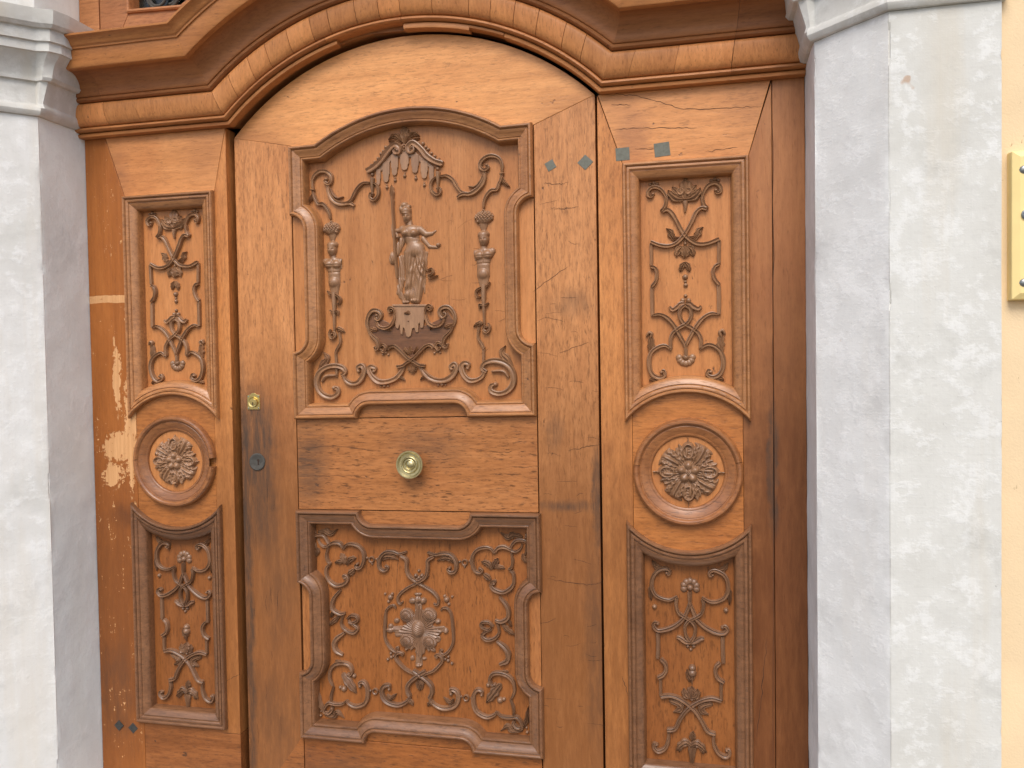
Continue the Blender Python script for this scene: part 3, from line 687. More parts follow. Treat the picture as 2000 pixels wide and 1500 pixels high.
W_COVE_SHADE = wood('wood_shaded_cove', 'x', [(.23, .085, .030), (.31, .120, .042), (.38, .155, .058)], rough=.5, pore=.5, coat=.05, mott=.6)  # cornice wood darkened to carry the cove's shading in its colour
run('cove_moulding', P_CAV, [(0, 0, ul), (0, ul+e0, 1), (1, 0, .5), (1, .5005, 1), (2, 0, ur), (2, ur+e0, 1)], W_COVE_SHADE)
run('corona_moulding', P_COR, [(0, 0, .16), (0, .1615, 1), (1, 0, .5), (1, .5005, 1), (2, 0, ur), (2, ur+e0, 1)], W_CORN)
# boards behind the mouldings
bk = [(-1.756, ZB+.006)]+[tuple(p) for p in [(CA[0]-dx-.004, ZB+.006)]]+arc_pts(CA, CR+.006, math.pi-ac, ac, 40)+[(CA[0]+dx+.004, ZB+.006), (.243, ZB+.006), (.243, .88), (CA[0]+dx+.10, .88)]+arc_pts(CA, CR+.21, ac+.06, math.pi-ac-.06, 40)+[(CA[0]-dx-.10, .88), (-1.756, .88)]
board(CC, 'backing_board', bk, .002, .045, W_CORN, cor)

# ------------------------------------------------------------------ transom light above the cornice
tr = empty('transom_window', (-.757, 0, .05), 'glazed wooden transom with a round iron grille above the cornice', 'window')
A_ = np.array(fr(252, 24, .0)); B_ = np.array(fr(357, 15, .0)); TZ = 1.70
C_ = np.array([-1.02, B_[1]+.245]); Dd = np.array([A_[0], TZ-.12])
def mirx(p): return np.array([2*CA[0]-p[0], p[1]])
E3 = np.array([-1.02, TZ-.12])
board(CC, 'jamb_post', [(-1.756, .86), (-1.690, .86), (-1.690, TZ), (-1.756, TZ)], -.004, .05, W_TRANS, tr)
board(CC, 'jamb_post', [(.243, .86), (.176, .86), (.176, TZ), (.243, TZ)], -.004, .05, W_TRANS, tr)
board(CC, 'head_rail', [(-1.689, TZ-.12), (.175, TZ-.12), (.175, TZ), (-1.689, TZ)], 0, .05, W_TRANS, tr)
mid = [tuple(E3), tuple(C_), tuple(B_), (B_[0]-.006, B_[1]-.04), (B_[0]+.01, .88)]
board(CC, 'centre_board', mid+[tuple(mirx(p)) for p in mid[::-1]], .0006, .045, W_TRANS, tr)
for f in (lambda p: np.array(p, float), mirx):
    a, b, c, d, e = f(A_), f(B_), f(C_), f(E3), f(Dd)
    board(CC, 'sill_rail', [tuple(f((-1.689, .86))), tuple(f((B_[0]+.009, .86))), tuple(b), tuple(a), tuple(f((-1.655, .90)))], 0, .05, W_TRANS, tr)
    board(CC, 'stile', [tuple(f((-1.689, .862))), tuple(f((-1.656, .90))), tuple(a), tuple(e), tuple(f((-1.689, TZ-.121)))], -.0005, .05, W_TRANS, tr)
    loop = [a, b, c, d, e]
    if f is mirx: loop = loop[::-1]
    els = [Ln(loop[i], loop[(i+1) % 5]) for i in range(5)]
    pn = board(CC, 'pane', [tuple(p) for p in loop], .030, .004, GLASS, tr, 0)
    mould_strips(CC, els, [(-.004, .0), (-.004, .006), (0, .009), (.005, .008), (.008, .002), (.010, -.012), (.012, -.03)], W_TRANS, tr)
    gc = f(np.array([(A_[0]+B_[0])/2+.012, A_[1]+.062]))
    def tube(cx, cz, r, tr_, y, a0=0, a1=2*math.pi):
        V, F = [], []; n = 40; full = a1-a0 > 6.2
        for q in range(n+1):
            t_ = a0+(a1-a0)*q/n
            for s in range(8):
                w = 2*math.pi*s/8; rr = r+tr_*math.cos(w); V.append(CC.v(cx+rr*math.cos(t_), y+tr_*math.sin(w), cz+rr*math.sin(t_)))
        for q in range(n):
            for s in range(8): F.append((q*8+s, q*8+(s+1) % 8, (q+1)*8+(s+1) % 8, (q+1)*8+s))
        return V, F
    V, F = tube(gc[0], gc[1], .058, .0045, .020); gr = mesh_obj('iron_grille', V, F, IRON, tr, 60, False)
    for k_ in range(4):
        V, F = tube(gc[0]+.026*math.cos(k_*1.57+.8), gc[1]+.026*math.sin(k_*1.57+.8), .026, .0045, .020, k_*1.57, k_*1.57+4.6); mesh_obj('iron_scroll', V, F, IRON, gr, 60, False)
    V, F = dome((gc[0], gc[1]), .014, .014, .012); mesh_obj('iron_boss', [CC.v(x, y+.020, z) for x, y, z in V], F, IRON, gr, 60)

# ------------------------------------------------------------------ hardware of the leaf
def lathe(ctx, name, c, prof, mat, parent, n=40, y0=0.0):
    return ring(ctx, name, c, prof, mat, parent, y0=y0) if n is None else ring(ctx, name, c, prof, mat, parent, 0, 2*math.pi, y0)
kc = lf(799, 908, -.038)
kn = ring(LC, 'door_knob', kc, [(.019, -.001), (.019, .004), (.014, .006), (.012, .008), (.012, .016), (.020, .021), (.030, .025), (.0355, .029), (.0376, .0335), (.0378, .0365), (.0365, .0385), (.0345, .0385), (.0325, .0360), (.0300, .0330), (.0240, .0326), (.0222, .0362), (.0205, .0374), (.0190, .0364), (.0180, .0322), (.0158, .0320), (.0145, .0350), (.0130, .0358), (.0118, .0348), (.0105, .0325), (.0085, .0342), (.005, .0356), (.0001, .0360)], BRASS, leaf)
lk = lf(496, 785)
pl_ = board(LC, 'lock_plate', [(lk[0]-.0195, lk[1]-.0215), (lk[0]+.0195, lk[1]-.0215), (lk[0]+.0195, lk[1]+.019), (lk[0]+.0195*.55, lk[1]+.021)] + arc_pts((lk[0], lk[1]+.013), .0125, .7, math.pi-.7, 8) + [(lk[0]-.0195*.55, lk[1]+.021), (lk[0]-.0195, lk[1]+.019)], -.0025, .004, BRASS_B, leaf, .0006)
ring(LC, 'lock_cylinder', lk, [(.0145, 0), (.0145, .0055), (.0135, .007), (.0125, .0066), (.0105, .0060), (.0100, .0068), (.0001, .0070)], BRASS_B, pl_)
board(LC, 'key_slot', [(lk[0]-.0012, lk[1]-.0095), (lk[0]+.0016, lk[1]-.0095), (lk[0]+.0016, lk[1]-.001), (lk[0]-.0012, lk[1]-.001)], -.0074, .001, CRACK, pl_, 0)
for a in (-1, 1):
    for b in (-1, 1): domes(LC, 'screw', [((lk[0]+a*.0155, lk[1]-.001+b*.0165), .0022, .0022, .0016)], -.0035, SCREW, pl_)
kh = lf(503, 902)
es = ring(LC, 'keyhole_plate', kh, [(.0245, -.001), (.0245, .0025), (.0225, .0040), (.0195, .0038), (.0165, .0025), (.012, .0012), (.006, .0006), (.0001, .0005)], IRON, leaf)
board(LC, 'keyhole', arc_pts((kh[0]+.003, kh[1]+.004), .0036, -1.0, math.pi+1.0, 10)+[(kh[0]+.0005, kh[1]-.012), (kh[0]+.0055, kh[1]-.012)], -.0010, .0006, CRACK, es, 0)
def plate(ctx, parent, c, r, rot, mat, sq=1.0):
    pts = [(c[0]+r*sq*math.cos(rot+k*math.pi/2+math.pi/4), c[1]+r*math.sin(rot+k*math.pi/2+math.pi/4)) for k in range(4)]
    return board(ctx, 'metal_square', pts, -.0006, .003, mat, parent, .0003)
plate(LN, leaf, lf(1075, 319), .0165, math.radians(27), GREYMET)
plate(LN, leaf, lf(1143, 312), .0195, math.radians(45), GREYMET, 1.05)
plate(cR, rootR, fr(1216, 301), .0225, math.radians(2), GREYMET, 1.08)
plate(cR, rootR, fr(1293, 292), .0240, math.radians(5), GREYMET, 1.12)
plate(cL, rootL, fr(232, 1417), .0155, math.radians(45), DARKMET); plate(cL, rootL, fr(260, 1422), .0165, math.radians(45), DARKMET)

# ------------------------------------------------------------------ cracks in the boards
def crack(ctx, parent, f, pts, w=.0011, y=-.0002, jag=.0012):
    P = np.array([f(*p) for p in pts]); C = crom(P, 9); r = np.random.default_rng(int(abs(P[0][0])*1e4) % 997)
    C[1:-1] += r.normal(0, jag, C[1:-1].shape)*np.array([.2, 1]) if abs(P[-1][0]-P[0][0]) > abs(P[-1][1]-P[0][1]) else r.normal(0, jag, C[1:-1].shape)*np.array([1, .2])
    d = np.gradient(C, axis=0); d /= np.maximum(np.linalg.norm(d, axis=1), 1e-9)[:, None]; N = np.stack([-d[:, 1], d[:, 0]], 1)
    u = np.linspace(0, 1, len(C)); W = w*(.25+.75*np.sin(np.pi*u)**.5)*(.6+.8*r.random(len(C)))
    V = [ctx.v(*(lambda q: (q[0], y, q[1]))(C[i]+N[i]*W[i]*s)) for i in range(len(C)) for s in (-.5, .5)]
    mesh_obj('crack', V, [(2*i, 2*i+1, 2*i+3, 2*i+2) for i in range(len(C)-1)], CRACK, parent)
for pts in ([(1180, 186), (1235, 186), (1290, 200), (1342, 213), (1420, 211), (1488, 208)], [(1195, 254), (1250, 250), (1320, 250), (1362, 249)], [(1240, 290), (1290, 293)], [(1194, 204), (1232, 205)], [(1376, 297), (1440, 288)]):
    crack(cR, rootR, fr, pts)
for pts in ([(1478, 1440), (1490, 1330), (1497, 1250)], [(1215, 1320), (1226, 1360)], [(1508, 165), (1510, 700), (1510, 1490)]): crack(cR, rootR, fr, pts, .0012)
for pts in ([(432, 1335), (452, 1325), (470, 1316)],): crack(cL, rootL, fr, pts)
for pts in ([(583, 876), (660, 872), (735, 880)], [(610, 928), (700, 930)], [(1060, 357), (1085, 360), (1110, 356)], [(1075, 405), (1105, 408), (1130, 403)], [(1040, 570), (1110, 520)], [(1090, 690), (1150, 668)], [(1110, 880), (1150, 872), (1176, 868)], [(1070, 1130), (1140, 1142), (1180, 1136)]):
    crack(LC, leaf, lf, pts, .0010)
for pts in ([(877, 380), (877, 600), (880, 780)], [(906, 400), (908, 560)]): crack(LC, pU, lambda a, b: lf(a, b, FY), pts, .0006, FY-.0003, .0003)
for pts in ([(783, 1060), (776, 1110), (775, 1160)], [(783, 1290), (785, 1360), (787, 1395)]): crack(LC, pD, lambda a, b: lf(a, b, FY), pts, .0010, FY-.0003, .0004)

rs_ = random.Random(11)
for _ in range(34):
    x, y = rs_.uniform(1060, 1165), rs_.uniform(330, 1420); l = rs_.uniform(10, 42); t_ = rs_.uniform(-.35, .35)
    crack(LC, leaf, lf, [(x-l/2, y-t_*l/2), (x, y+rs_.uniform(-3, 3)), (x+l/2, y+t_*l/2)], rs_.uniform(.0005, .0009), .0002, .0004)
for _ in range(16):
    x, y = rs_.uniform(840, 990), rs_.uniform(430, 700); l = rs_.uniform(10, 34); t_ = rs_.uniform(-.9, .2)
    crack(LC, pU, lambda a, b: lf(a, b, FY), [(x-l/2, y-t_*l/2), (x, y+rs_.uniform(-3, 3)), (x+l/2, y+t_*l/2)], rs_.uniform(.0004, .0007), FY-.0003, .0004)
for _ in range(20):
    x, y = rs_.uniform(595, 1035), rs_.uniform(835, 985); l = rs_.uniform(8, 30)
    crack(LC, leaf, lf, [(x-l/2, y), (x, y+rs_.uniform(-2, 2)), (x+l/2, y+rs_.uniform(-3, 3))], rs_.uniform(.0006, .0011), -.0002, .0004)
for _ in range(14):
    x, y = rs_.uniform(485, 555), rs_.uniform(950, 1480); l = rs_.uniform(10, 50)
    crack(LC, leaf, lf, [(x, y-l/2), (x+rs_.uniform(-2, 2), y), (x+rs_.uniform(-3, 3), y+l/2)], rs_.uniform(.0005, .0009), -.0001, .0003)

# ------------------------------------------------------------------ cream entry plate on the yellow wall
yy = WY-.028; a0 = fr(1967, 300, WY); q0 = fr(1984, 318, yy); q1 = fr(1980, 578, yy)
ic = empty('entry_plate', (a0[0]+.09, 0, ZC+q1[1]), 'cream yellow metal entry plate with grey screws on the ochre wall', 'intercom'); CI = Ctx(a0[0]+.09, ZC+q1[1])
CI.base = ZC+q1[1]
x0i, x1i, z0i, z1i = a0[0], a0[0]+.18, fr(1963, 588, WY)[1], a0[1]
bx0, bx1, bz0, bz1 = x0i+.014, x1i-.014, z0i+.013, z1i-.013
V = [CI.v(x, WY, z) for x, z in ((x0i, z0i), (x1i, z0i), (x1i, z1i), (x0i, z1i))]+[CI.v(x, yy+.006, z) for x, z in ((x0i+.001, z0i+.001), (x1i-.001, z0i+.001), (x1i-.001, z1i-.001), (x0i+.001, z1i-.001))]+[CI.v(x, yy, z) for x, z in ((bx0, bz0), (bx1, bz0), (bx1, bz1), (bx0, bz1))]
F = [(i+k, (i+1) % 4+k, (i+1) % 4+k+4, i+k+4) for k in (0, 4) for i in range(4)]+[(8, 9, 10, 11)]
mesh_obj('cover', V, F, PLATE, ic, None, True, .0015)
for (px, py) in ((1999, 331), (1999, 552)):
    s_ = fr(px, py, yy); domes(CI, 'screw', [((s_[0]+.001, s_[1]), .0085, .0085, .005)], yy, SCREW, ic); domes(CI, 'screw', [((2*(x0i+.09)-s_[0]-.001, s_[1]), .0085, .0085, .005)], yy, SCREW, ic)
s_ = fr(2001, 419, yy)
ring(CI, 'key_switch', (s_[0]+.004, s_[1]), [(.010, -.001), (.010, .003), (.008, .0042), (.0065, .0030), (.0060, .0010), (.0001, .0010)], SCREW, ic, y0=yy)

# ------------------------------------------------------------------ carving on the panels
class Carver:
    """outs: (ctx, parent, transform) for every panel that carries this ornament; ax: mirror axis of the panel"""
    def __init__(s, f, ax, outs, y0=FY, mat=None): s.f, s.ax, s.outs, s.y0, s.mat = f, ax, outs, y0, mat or W_CARVE
    def pt(s, crop, x, y): return s.f(crop[0]+x/crop[2], crop[1]+y/crop[2], s.y0-.003)
    def sz(s, crop, w, x=0, y=0):
        a = s.pt(crop, x, y); b = s.pt(crop, x, y+10); return abs(b[1]-a[1])/10*w
    def P(s, crop, t): 
        return [s.pt(crop, *map(float, q.split(','))) for q in t.split()]
    def each(s, mir):
        for ctx, par, tf in s.outs:
            yield ctx, par, tf
            if mir: yield ctx, par, (lambda p, tf=tf: tf((2*s.ax-p[0], p[1])))
    def jit(s, P, a=.0008): return [(x+random.uniform(-a, a), z+random.uniform(-a, a)) for x, z in P]
    def S(s, crop, t, w, name='scroll', h=.0115, mir=1, sec='c', shape='scroll', eye=0, dy=0.0, mat=None):
        P = s.P(crop, t); W = s.sz(crop, w)/2*1.12
        for ctx, par, tf in s.each(mir):
            Q = [tf(p) for p in s.jit(P)]
            o = ribbon(ctx, name, Q, W, h, s.y0+dy, mat or s.mat, par, sec, shape)
            if eye: domes(ctx, 'scroll_eye', [(Q[-1], W*eye, W*eye, h*1.15)], s.y0, s.mat, par)
    def L(s, crop, t, w, mir=1, h=.0115, name='leaf'): s.S(crop, t, w, name, h, mir, 'l', 'leaf')
    def B(s, crop, t, name='bud', mir=1, h=1.0):
        for ctx, par, tf in s.each(mir):
            L = []
            for q in t.split():
                x, y, r = map(float, q.split(',')); R = s.sz(crop, r); L.append((tf(s.pt(crop, x, y)), R, R, R*1.0*h+.003))
            domes(ctx, name, L, s.y0, s.mat, par)
    def flower(s, crop, x, y, r, n=6, a0=0.0, mir=0, span=2*math.pi):
        for ctx, par, tf in s.each(mir):
            c = tf(s.pt(crop, x, y)); R = s.sz(crop, r); L = []
            for k in range(n):
                a = a0+span*k/n; L.append(((c[0]+R*.62*math.cos(a), c[1]+R*.62*math.sin(a)), R*.36, R*.36, .008))
            L.append((c, R*.34, R*.34, .0115)); domes(ctx, 'flower', L, s.y0, s.mat, par)
    def plaque(s, crop, t, th, name, mat, mir=0, dy=0.0, bev=.001):
        P = s.P(crop, t)
        for ctx, par, tf in s.each(mir): board(ctx, name, [tf(p) for p in P], s.y0-th-dy, th+.002, mat, par, bev)
ident = lambda p: p

# ---- side panels (the same ornament stands on both sides)
def remap(sx, zs, zd):
    def f(p): return (CL[0]+(p[0]-CRt[0])*sx, zd[0]+(p[1]-zs[0])/(zs[1]-zs[0])*(zd[1]-zd[0]))
    return f
SU = Carver(fr, -.0405, [(cR, upR, ident), (cL, upL, remap(.935, (.49, -.1565), (.493, -.149)))])
SD = Carver(fr, -.0365, [(cR, dnR, ident), (cL, dnL, remap(.935, (-.406, -1.068), (-.393, -1.038)))], mat=W_CARVE_L)
g1, g2, g3, g4 = (1200, 300, 5.357), (1200, 540, 5.0), (1200, 1020, 6.0), (1200, 1250, 6.0)
SU.S(g1, '540,560 545,490 528,425 485,372 425,352 378,368 352,408 362,445 390,455 405,425', 40, eye=.9)
SU.B(g1, '375,322,20 412,308,22 452,316,18')
SU.S(g1, '500,605 560,592 612,632 655,712 705,802 750,872 820,930 900,950 990,940 1095,892', 42, shape='even')
SU.S(g1, '540,470 530,550 490,605', 36, shape='even')
SU.S(g1, '1095,905 1092,1030 1092,1150', 34, name='strap', shape='even', h=.009)
SU.S(g1, '1098,1158 1052,1180 1032,1240 1050,1310 1100,1368', 38, name='strap', shape='even')
SU.S(g2, '1020,80 1022,220 1022,370', 36, name='strap', shape='even', h=.009)
SU.L(g1, '742,480 742,380 742,250', 120, mir=0, h=.0135)
SU.L(g1, '725,480 650,470 590,430 558,380', 80, h=.0135)
SU.L(g1, '700,430 650,390 600,345', 60, h=.008)
for ctx, par, tf in SU.each(1):
    c = tf(SU.pt(g1, 690, 400)); ring(ctx, 'leaf_eye', c, [(.0098, -.001), (.0095, .008), (.0075, .0105), (.0055, .0085), (.003, .0065), (.0001, .0085)], W_CARVE, par, y0=FY)
SU.S(g1, '742,500 742,560 742,615', 55, name='pendant', mir=0, sec='r', shape='taper')
SU.L(g1, '640,915 600,860 590,820 540,785', 62); SU.L(g1, '690,880 640,890 610,850', 40)
SU.B(g1, '740,920,16 740,942,20', mir=0)
SU.L(g1, '740,960 740,1030 740,1095', 95, mir=0, h=.0135); SU.L(g1, '715,975 672,1010 645,1085', 70)
SU.L(g1, '735,1135 705,1180 690,1240', 52); SU.B(g1, '741,1290,32 743,1340,18 746,1375,26', mir=0, name='bead')
SU.B(g2, '695,188,20 668,232,26 725,232,26', mir=0, name='bud')
SU.S(g2, '690,262 645,268 612,300 570,322 535,296', 46)
SU.S(g2, '695,283 742,318 748,392 705,455 640,500 578,550 548,620 552,705', 36, shape='even')
SU.S(g2, '370,385 440,372 520,410 590,490 642,580 690,670 697,745', 38, shape='scroll')
SU.S(g2, '560,715 490,672 420,692 362,742 338,820 345,900 382,965 440,990 492,962 482,922 458,938', 44, eye=.8)
SU.L(g2, '352,745 362,660 350,560', 62); SU.S(g2, '350,600 365,560 340,545 315,580', 34, name='leaf_tip', sec='r')
SU.L(g2, '440,995 380,1000 335,1020', 44)
SU.flower(g2, 697, 785, 100, 7, math.radians(185), span=math.radians(200)); SU.S(g2, '697,700 697,775', 34, name='stem', mir=0, sec='r', shape='even')

SD.S(g3, '740,865 650,902 560,892 482,842 443,760 447,660 482,590 545,545 612,542 650,572 640,605 610,592', 44, eye=.8)
SD.L(g3, '560,535 490,515 435,445', 52); SD.L(g3, '455,700 425,800 432,925', 46); SD.B(g3, '470,990,30')
SD.S(g3, '735,880 722,950 752,1050 830,1110 912,1162 948,1232 940,1330 892,1392', 36, shape='even')
SD.S(g3, '895,815 890,925 852,1030 800,1130 702,1210 590,1258 505,1258 458,1205 480,1168 512,1188', 46, eye=.8)
SD.flower(g3, 888, 765, 118, 7, math.radians(-15), span=math.radians(245)); 
SD.S(g3, '890,1412 830,1392 775,1352 728,1338', 50); SD.B(g3, '860,1452,24 930,1452,24 895,1490,22', mir=0)
SD.S(g3, '512,1295 512,1450 512,1600', 44, name='strap', shape='even', h=.0075)
SD.S(g4, '545,215 592,268 604,340 572,402 505,440', 42, name='strap', shape='even')
SD.S(g4, '540,450 542,550 545,655', 34, name='strap', shape='even', h=.009)
SD.S(g4, '545,655 650,645 762,682 872,752 962,842 1032,952 1092,1062 1182,1098', 44, shape='even')
SD.S(g4, '1178,1095 1165,1190 1212,1310 1290,1362 1345,1335 1345,1290 1315,1290', 46, eye=.8)
SD.L(g4, '908,700 905,610 908,540', 100, mir=0, h=.0135); SD.L(g4, '890,680 830,640 812,560', 70); SD.B(g4, '908,700,22', mir=0)
SD.B(g4, '912,330,44 912,385,52', mir=0, name='bud'); SD.L(g4, '912,490 870,420 855,340', 46); SD.S(g4, '912,430 912,530', 24, name='stem', mir=0, sec='r', shape='taper')
SD.L(g4, '640,705 760,755 770,810 690,845', 70)
SD.L(g4, '905,1245 850,1200 785,1225 725,1290', 76); SD.L(g4, '920,1185 918,1130 922,1070', 62, mir=0); SD.S(g4, '912,1260 912,1360 912,1460', 95, name='pendant', mir=0, sec='l', shape='taper')
SD.L(g4, '800,1230 770,1270 760,1310', 44)

# ---- rosettes in the roundels
def rosette(ctx, par, c, R):
    def fn(X, Z):
        x, z = (X-c[0])/R, (Z-c[1])/R; r = np.hypot(x, z); a = np.arctan2(z, x)
        L = []
        for k in range(8):                      # eight curling acanthus leaves, the diagonal ones longer
            t_ = k*math.pi/4+.12; ln = .80 if k % 2 == 0 else .92
            d = np.angle(np.exp(1j*(a-t_-.22*(r-.45)*(1 if k % 2 else -1)))); wd = (.52 if k % 2 == 0 else .46)*np.clip(1.20-r/ln*.50, .25, 1)
            wd = wd*(1+.10*np.cos(r*42)); q = np.abs(d)/wd
            rad = np.clip((r-.24)/.16, 0, 1)*np.clip((ln-r)/.10, 0, 1)**.6
            curl = .70+.30*np.sin(np.clip((r-.25)/(ln-.25), 0, 1)*math.pi*.95)
            L.append(.0150*rad*curl*np.sqrt(np.maximum(0, 1-q**2))**.5*(.74+.26*np.cos(d/wd*9.5)))
        for k in range(4):                      # seed pods between them on the axes
            t_ = k*math.pi/2; ex, ez = .63*math.cos(t_), .63*math.sin(t_)
            u = (x-ex)*math.cos(t_)+(z-ez)*math.sin(t_); v = -(x-ex)*math.sin(t_)+(z-ez)*math.cos(t_)
            q = np.sqrt((u/.20)**2+(v/.15)**2)
            L.append(.0150*np.exp(-((q-1)/.24)**2)*(q < 1.6)); L.append(.0125*np.sqrt(np.maximum(0, 1-(q/.78)**2))*(.82+.18*np.cos(u*75)))
            L.append(.009*np.maximum(0, 1-np.abs(v)/(.085*np.clip((1.0-(u+.63))/.22, 0, 1)+1e-6))*(u > .12))
        L.append(np.where(r < .80+.05*np.cos(16*a+1)+.03*np.cos(40*a), .0072+.0022*np.cos(32*a+4*r), 0))
        p5 = .34+.05*np.cos(5*a-math.pi/2)
        L.append(.0205*np.maximum(0, 1-(r/p5)**5)*(.60+.40*np.abs(np.cos(2.5*(a-math.pi/2)))**.6)*(.50+.50*np.clip(r/.22, 0, 1)))
        L.append(.0180*np.sqrt(np.maximum(0, 1-(r/.14)**2))*(.85+.15*np.cos(x*95)*np.cos(z*95)))
        return np.max(L, axis=0)
    relief(ctx, 'rosette', c[0]-R*1.05, c[0]+R*1.05, c[1]-R*1.05, c[1]+R*1.05, fn, -.0008, W_CARVE, par, .0010)
rosette(cR, rdR, (CRt[0]+.002, CRt[1]), .083); rosette(cL, rdL, (CL[0]+.001, CL[1]), .078)

# ---- upper panel of the leaf
LU = Carver(lf, UC+.0035, [(LC, pU, ident)])
a1 = (560, 220, 6.6667); c1 = (690, 360, 4.1667); d1 = (560, 400, 3.5714); f1 = (560, 620, 4.0)
LU.ax = LU.pt(a1, 1530, 455)[0]
LU.S(a1, '1045,765 1140,715 1238,628 1305,530 1370,455 1425,425 1468,460 1462,512 1425,515 1425,480', 78, name='canopy_scroll', h=.013, shape='even', eye=.5)
LU.B(a1, '1345,430,24 1290,450,28 1255,500,22 1225,535,24 1185,595,22 1145,640,22 1095,680,18', name='foliage')
LU.L(a1, '1535,400 1535,290 1532,165', 105, mir=0, h=.013, name='palmette'); LU.L(a1, '1500,390 1440,320 1390,305 1320,350', 56, name='palmette'); LU.L(a1, '1490,405 1420,385 1325,372', 46, name='palmette'); LU.L(a1, '1555,380 1580,320 1590,260', 40, name='palmette')
LU.flower(a1, 1530, 455, 58, 8)
for x, y0_, y1_, w in ((1195, 735, 950, 58), (1295, 640, 912, 92), (1405, 555, 822, 92), (1535, 540, 752, 112), (1672, 545, 790, 98), (1792, 630, 862, 94), (1885, 700, 940, 62)):
    h_ = w/2; d_ = y1_-y0_
    LU.plaque(a1, ' '.join(f'{x+a*h_:.0f},{y0_+b*d_:.0f}' for a, b in ((-1, 0), (1, 0), (1, .58), (.78, .66), (.74, .86), (.45, .97), (0, 1), (-.45, .97), (-.74, .86), (-.78, .66), (-1, .58))), .0055, 'lambrequin_tab', W_CARVE)
LU.plaque(a1, '1180,740 1300,600 1400,500 1530,490 1660,500 1760,590 1900,690 1900,730 1760,660 1660,590 1530,570 1400,580 1310,680 1200,790', .0035, 'valance', W_CARVE)
for x, y in ((1303, 965), (1411, 875), (1534, 815), (1680, 850), (1790, 935)): LU.B(a1, f'{x},{y-22},14 {x},{y+8},24', name='tassel', mir=0)
LU.B(a1, '1115,805,27', name='bead'); LU.S(a1, '1115,850 1118,970 1125,1090', 62, name='pendant', sec='r', shape='taper', h=.0135)
LU.S(a1, '1090,915 1160,925 1203,990 1195,1080 1140,1140 1092,1115 1095,1065 1130,1060', 40, eye=.7)
LU.S(a1, '1090,915 1000,922 930,982 888,1062 842,1140 790,1172', 44, shape='scroll')
LU.S(a1, '545,945 548,1030 585,1110 650,1168 730,1192 820,1185 890,1215', 62)
LU.S(a1, '570,985 605,1060 665,1112 745,1100', 30, name='leaf_edge', sec='r')
LU.S(a1, '345,1000 338,905 370,822 440,772 522,772 582,822 590,888 548,932 503,905 520,868', 50, eye=.8)
LU.S(a1, '345,1000 352,1060 378,1130 412,1190 475,1192 532,1252 565,1322 572,1395', 46)
LU.L(a1, '348,1040 322,1120 262,1185', 44); LU.S(a1, '320,1005 370,1005', 24, name='collar', sec='r', shape='even')

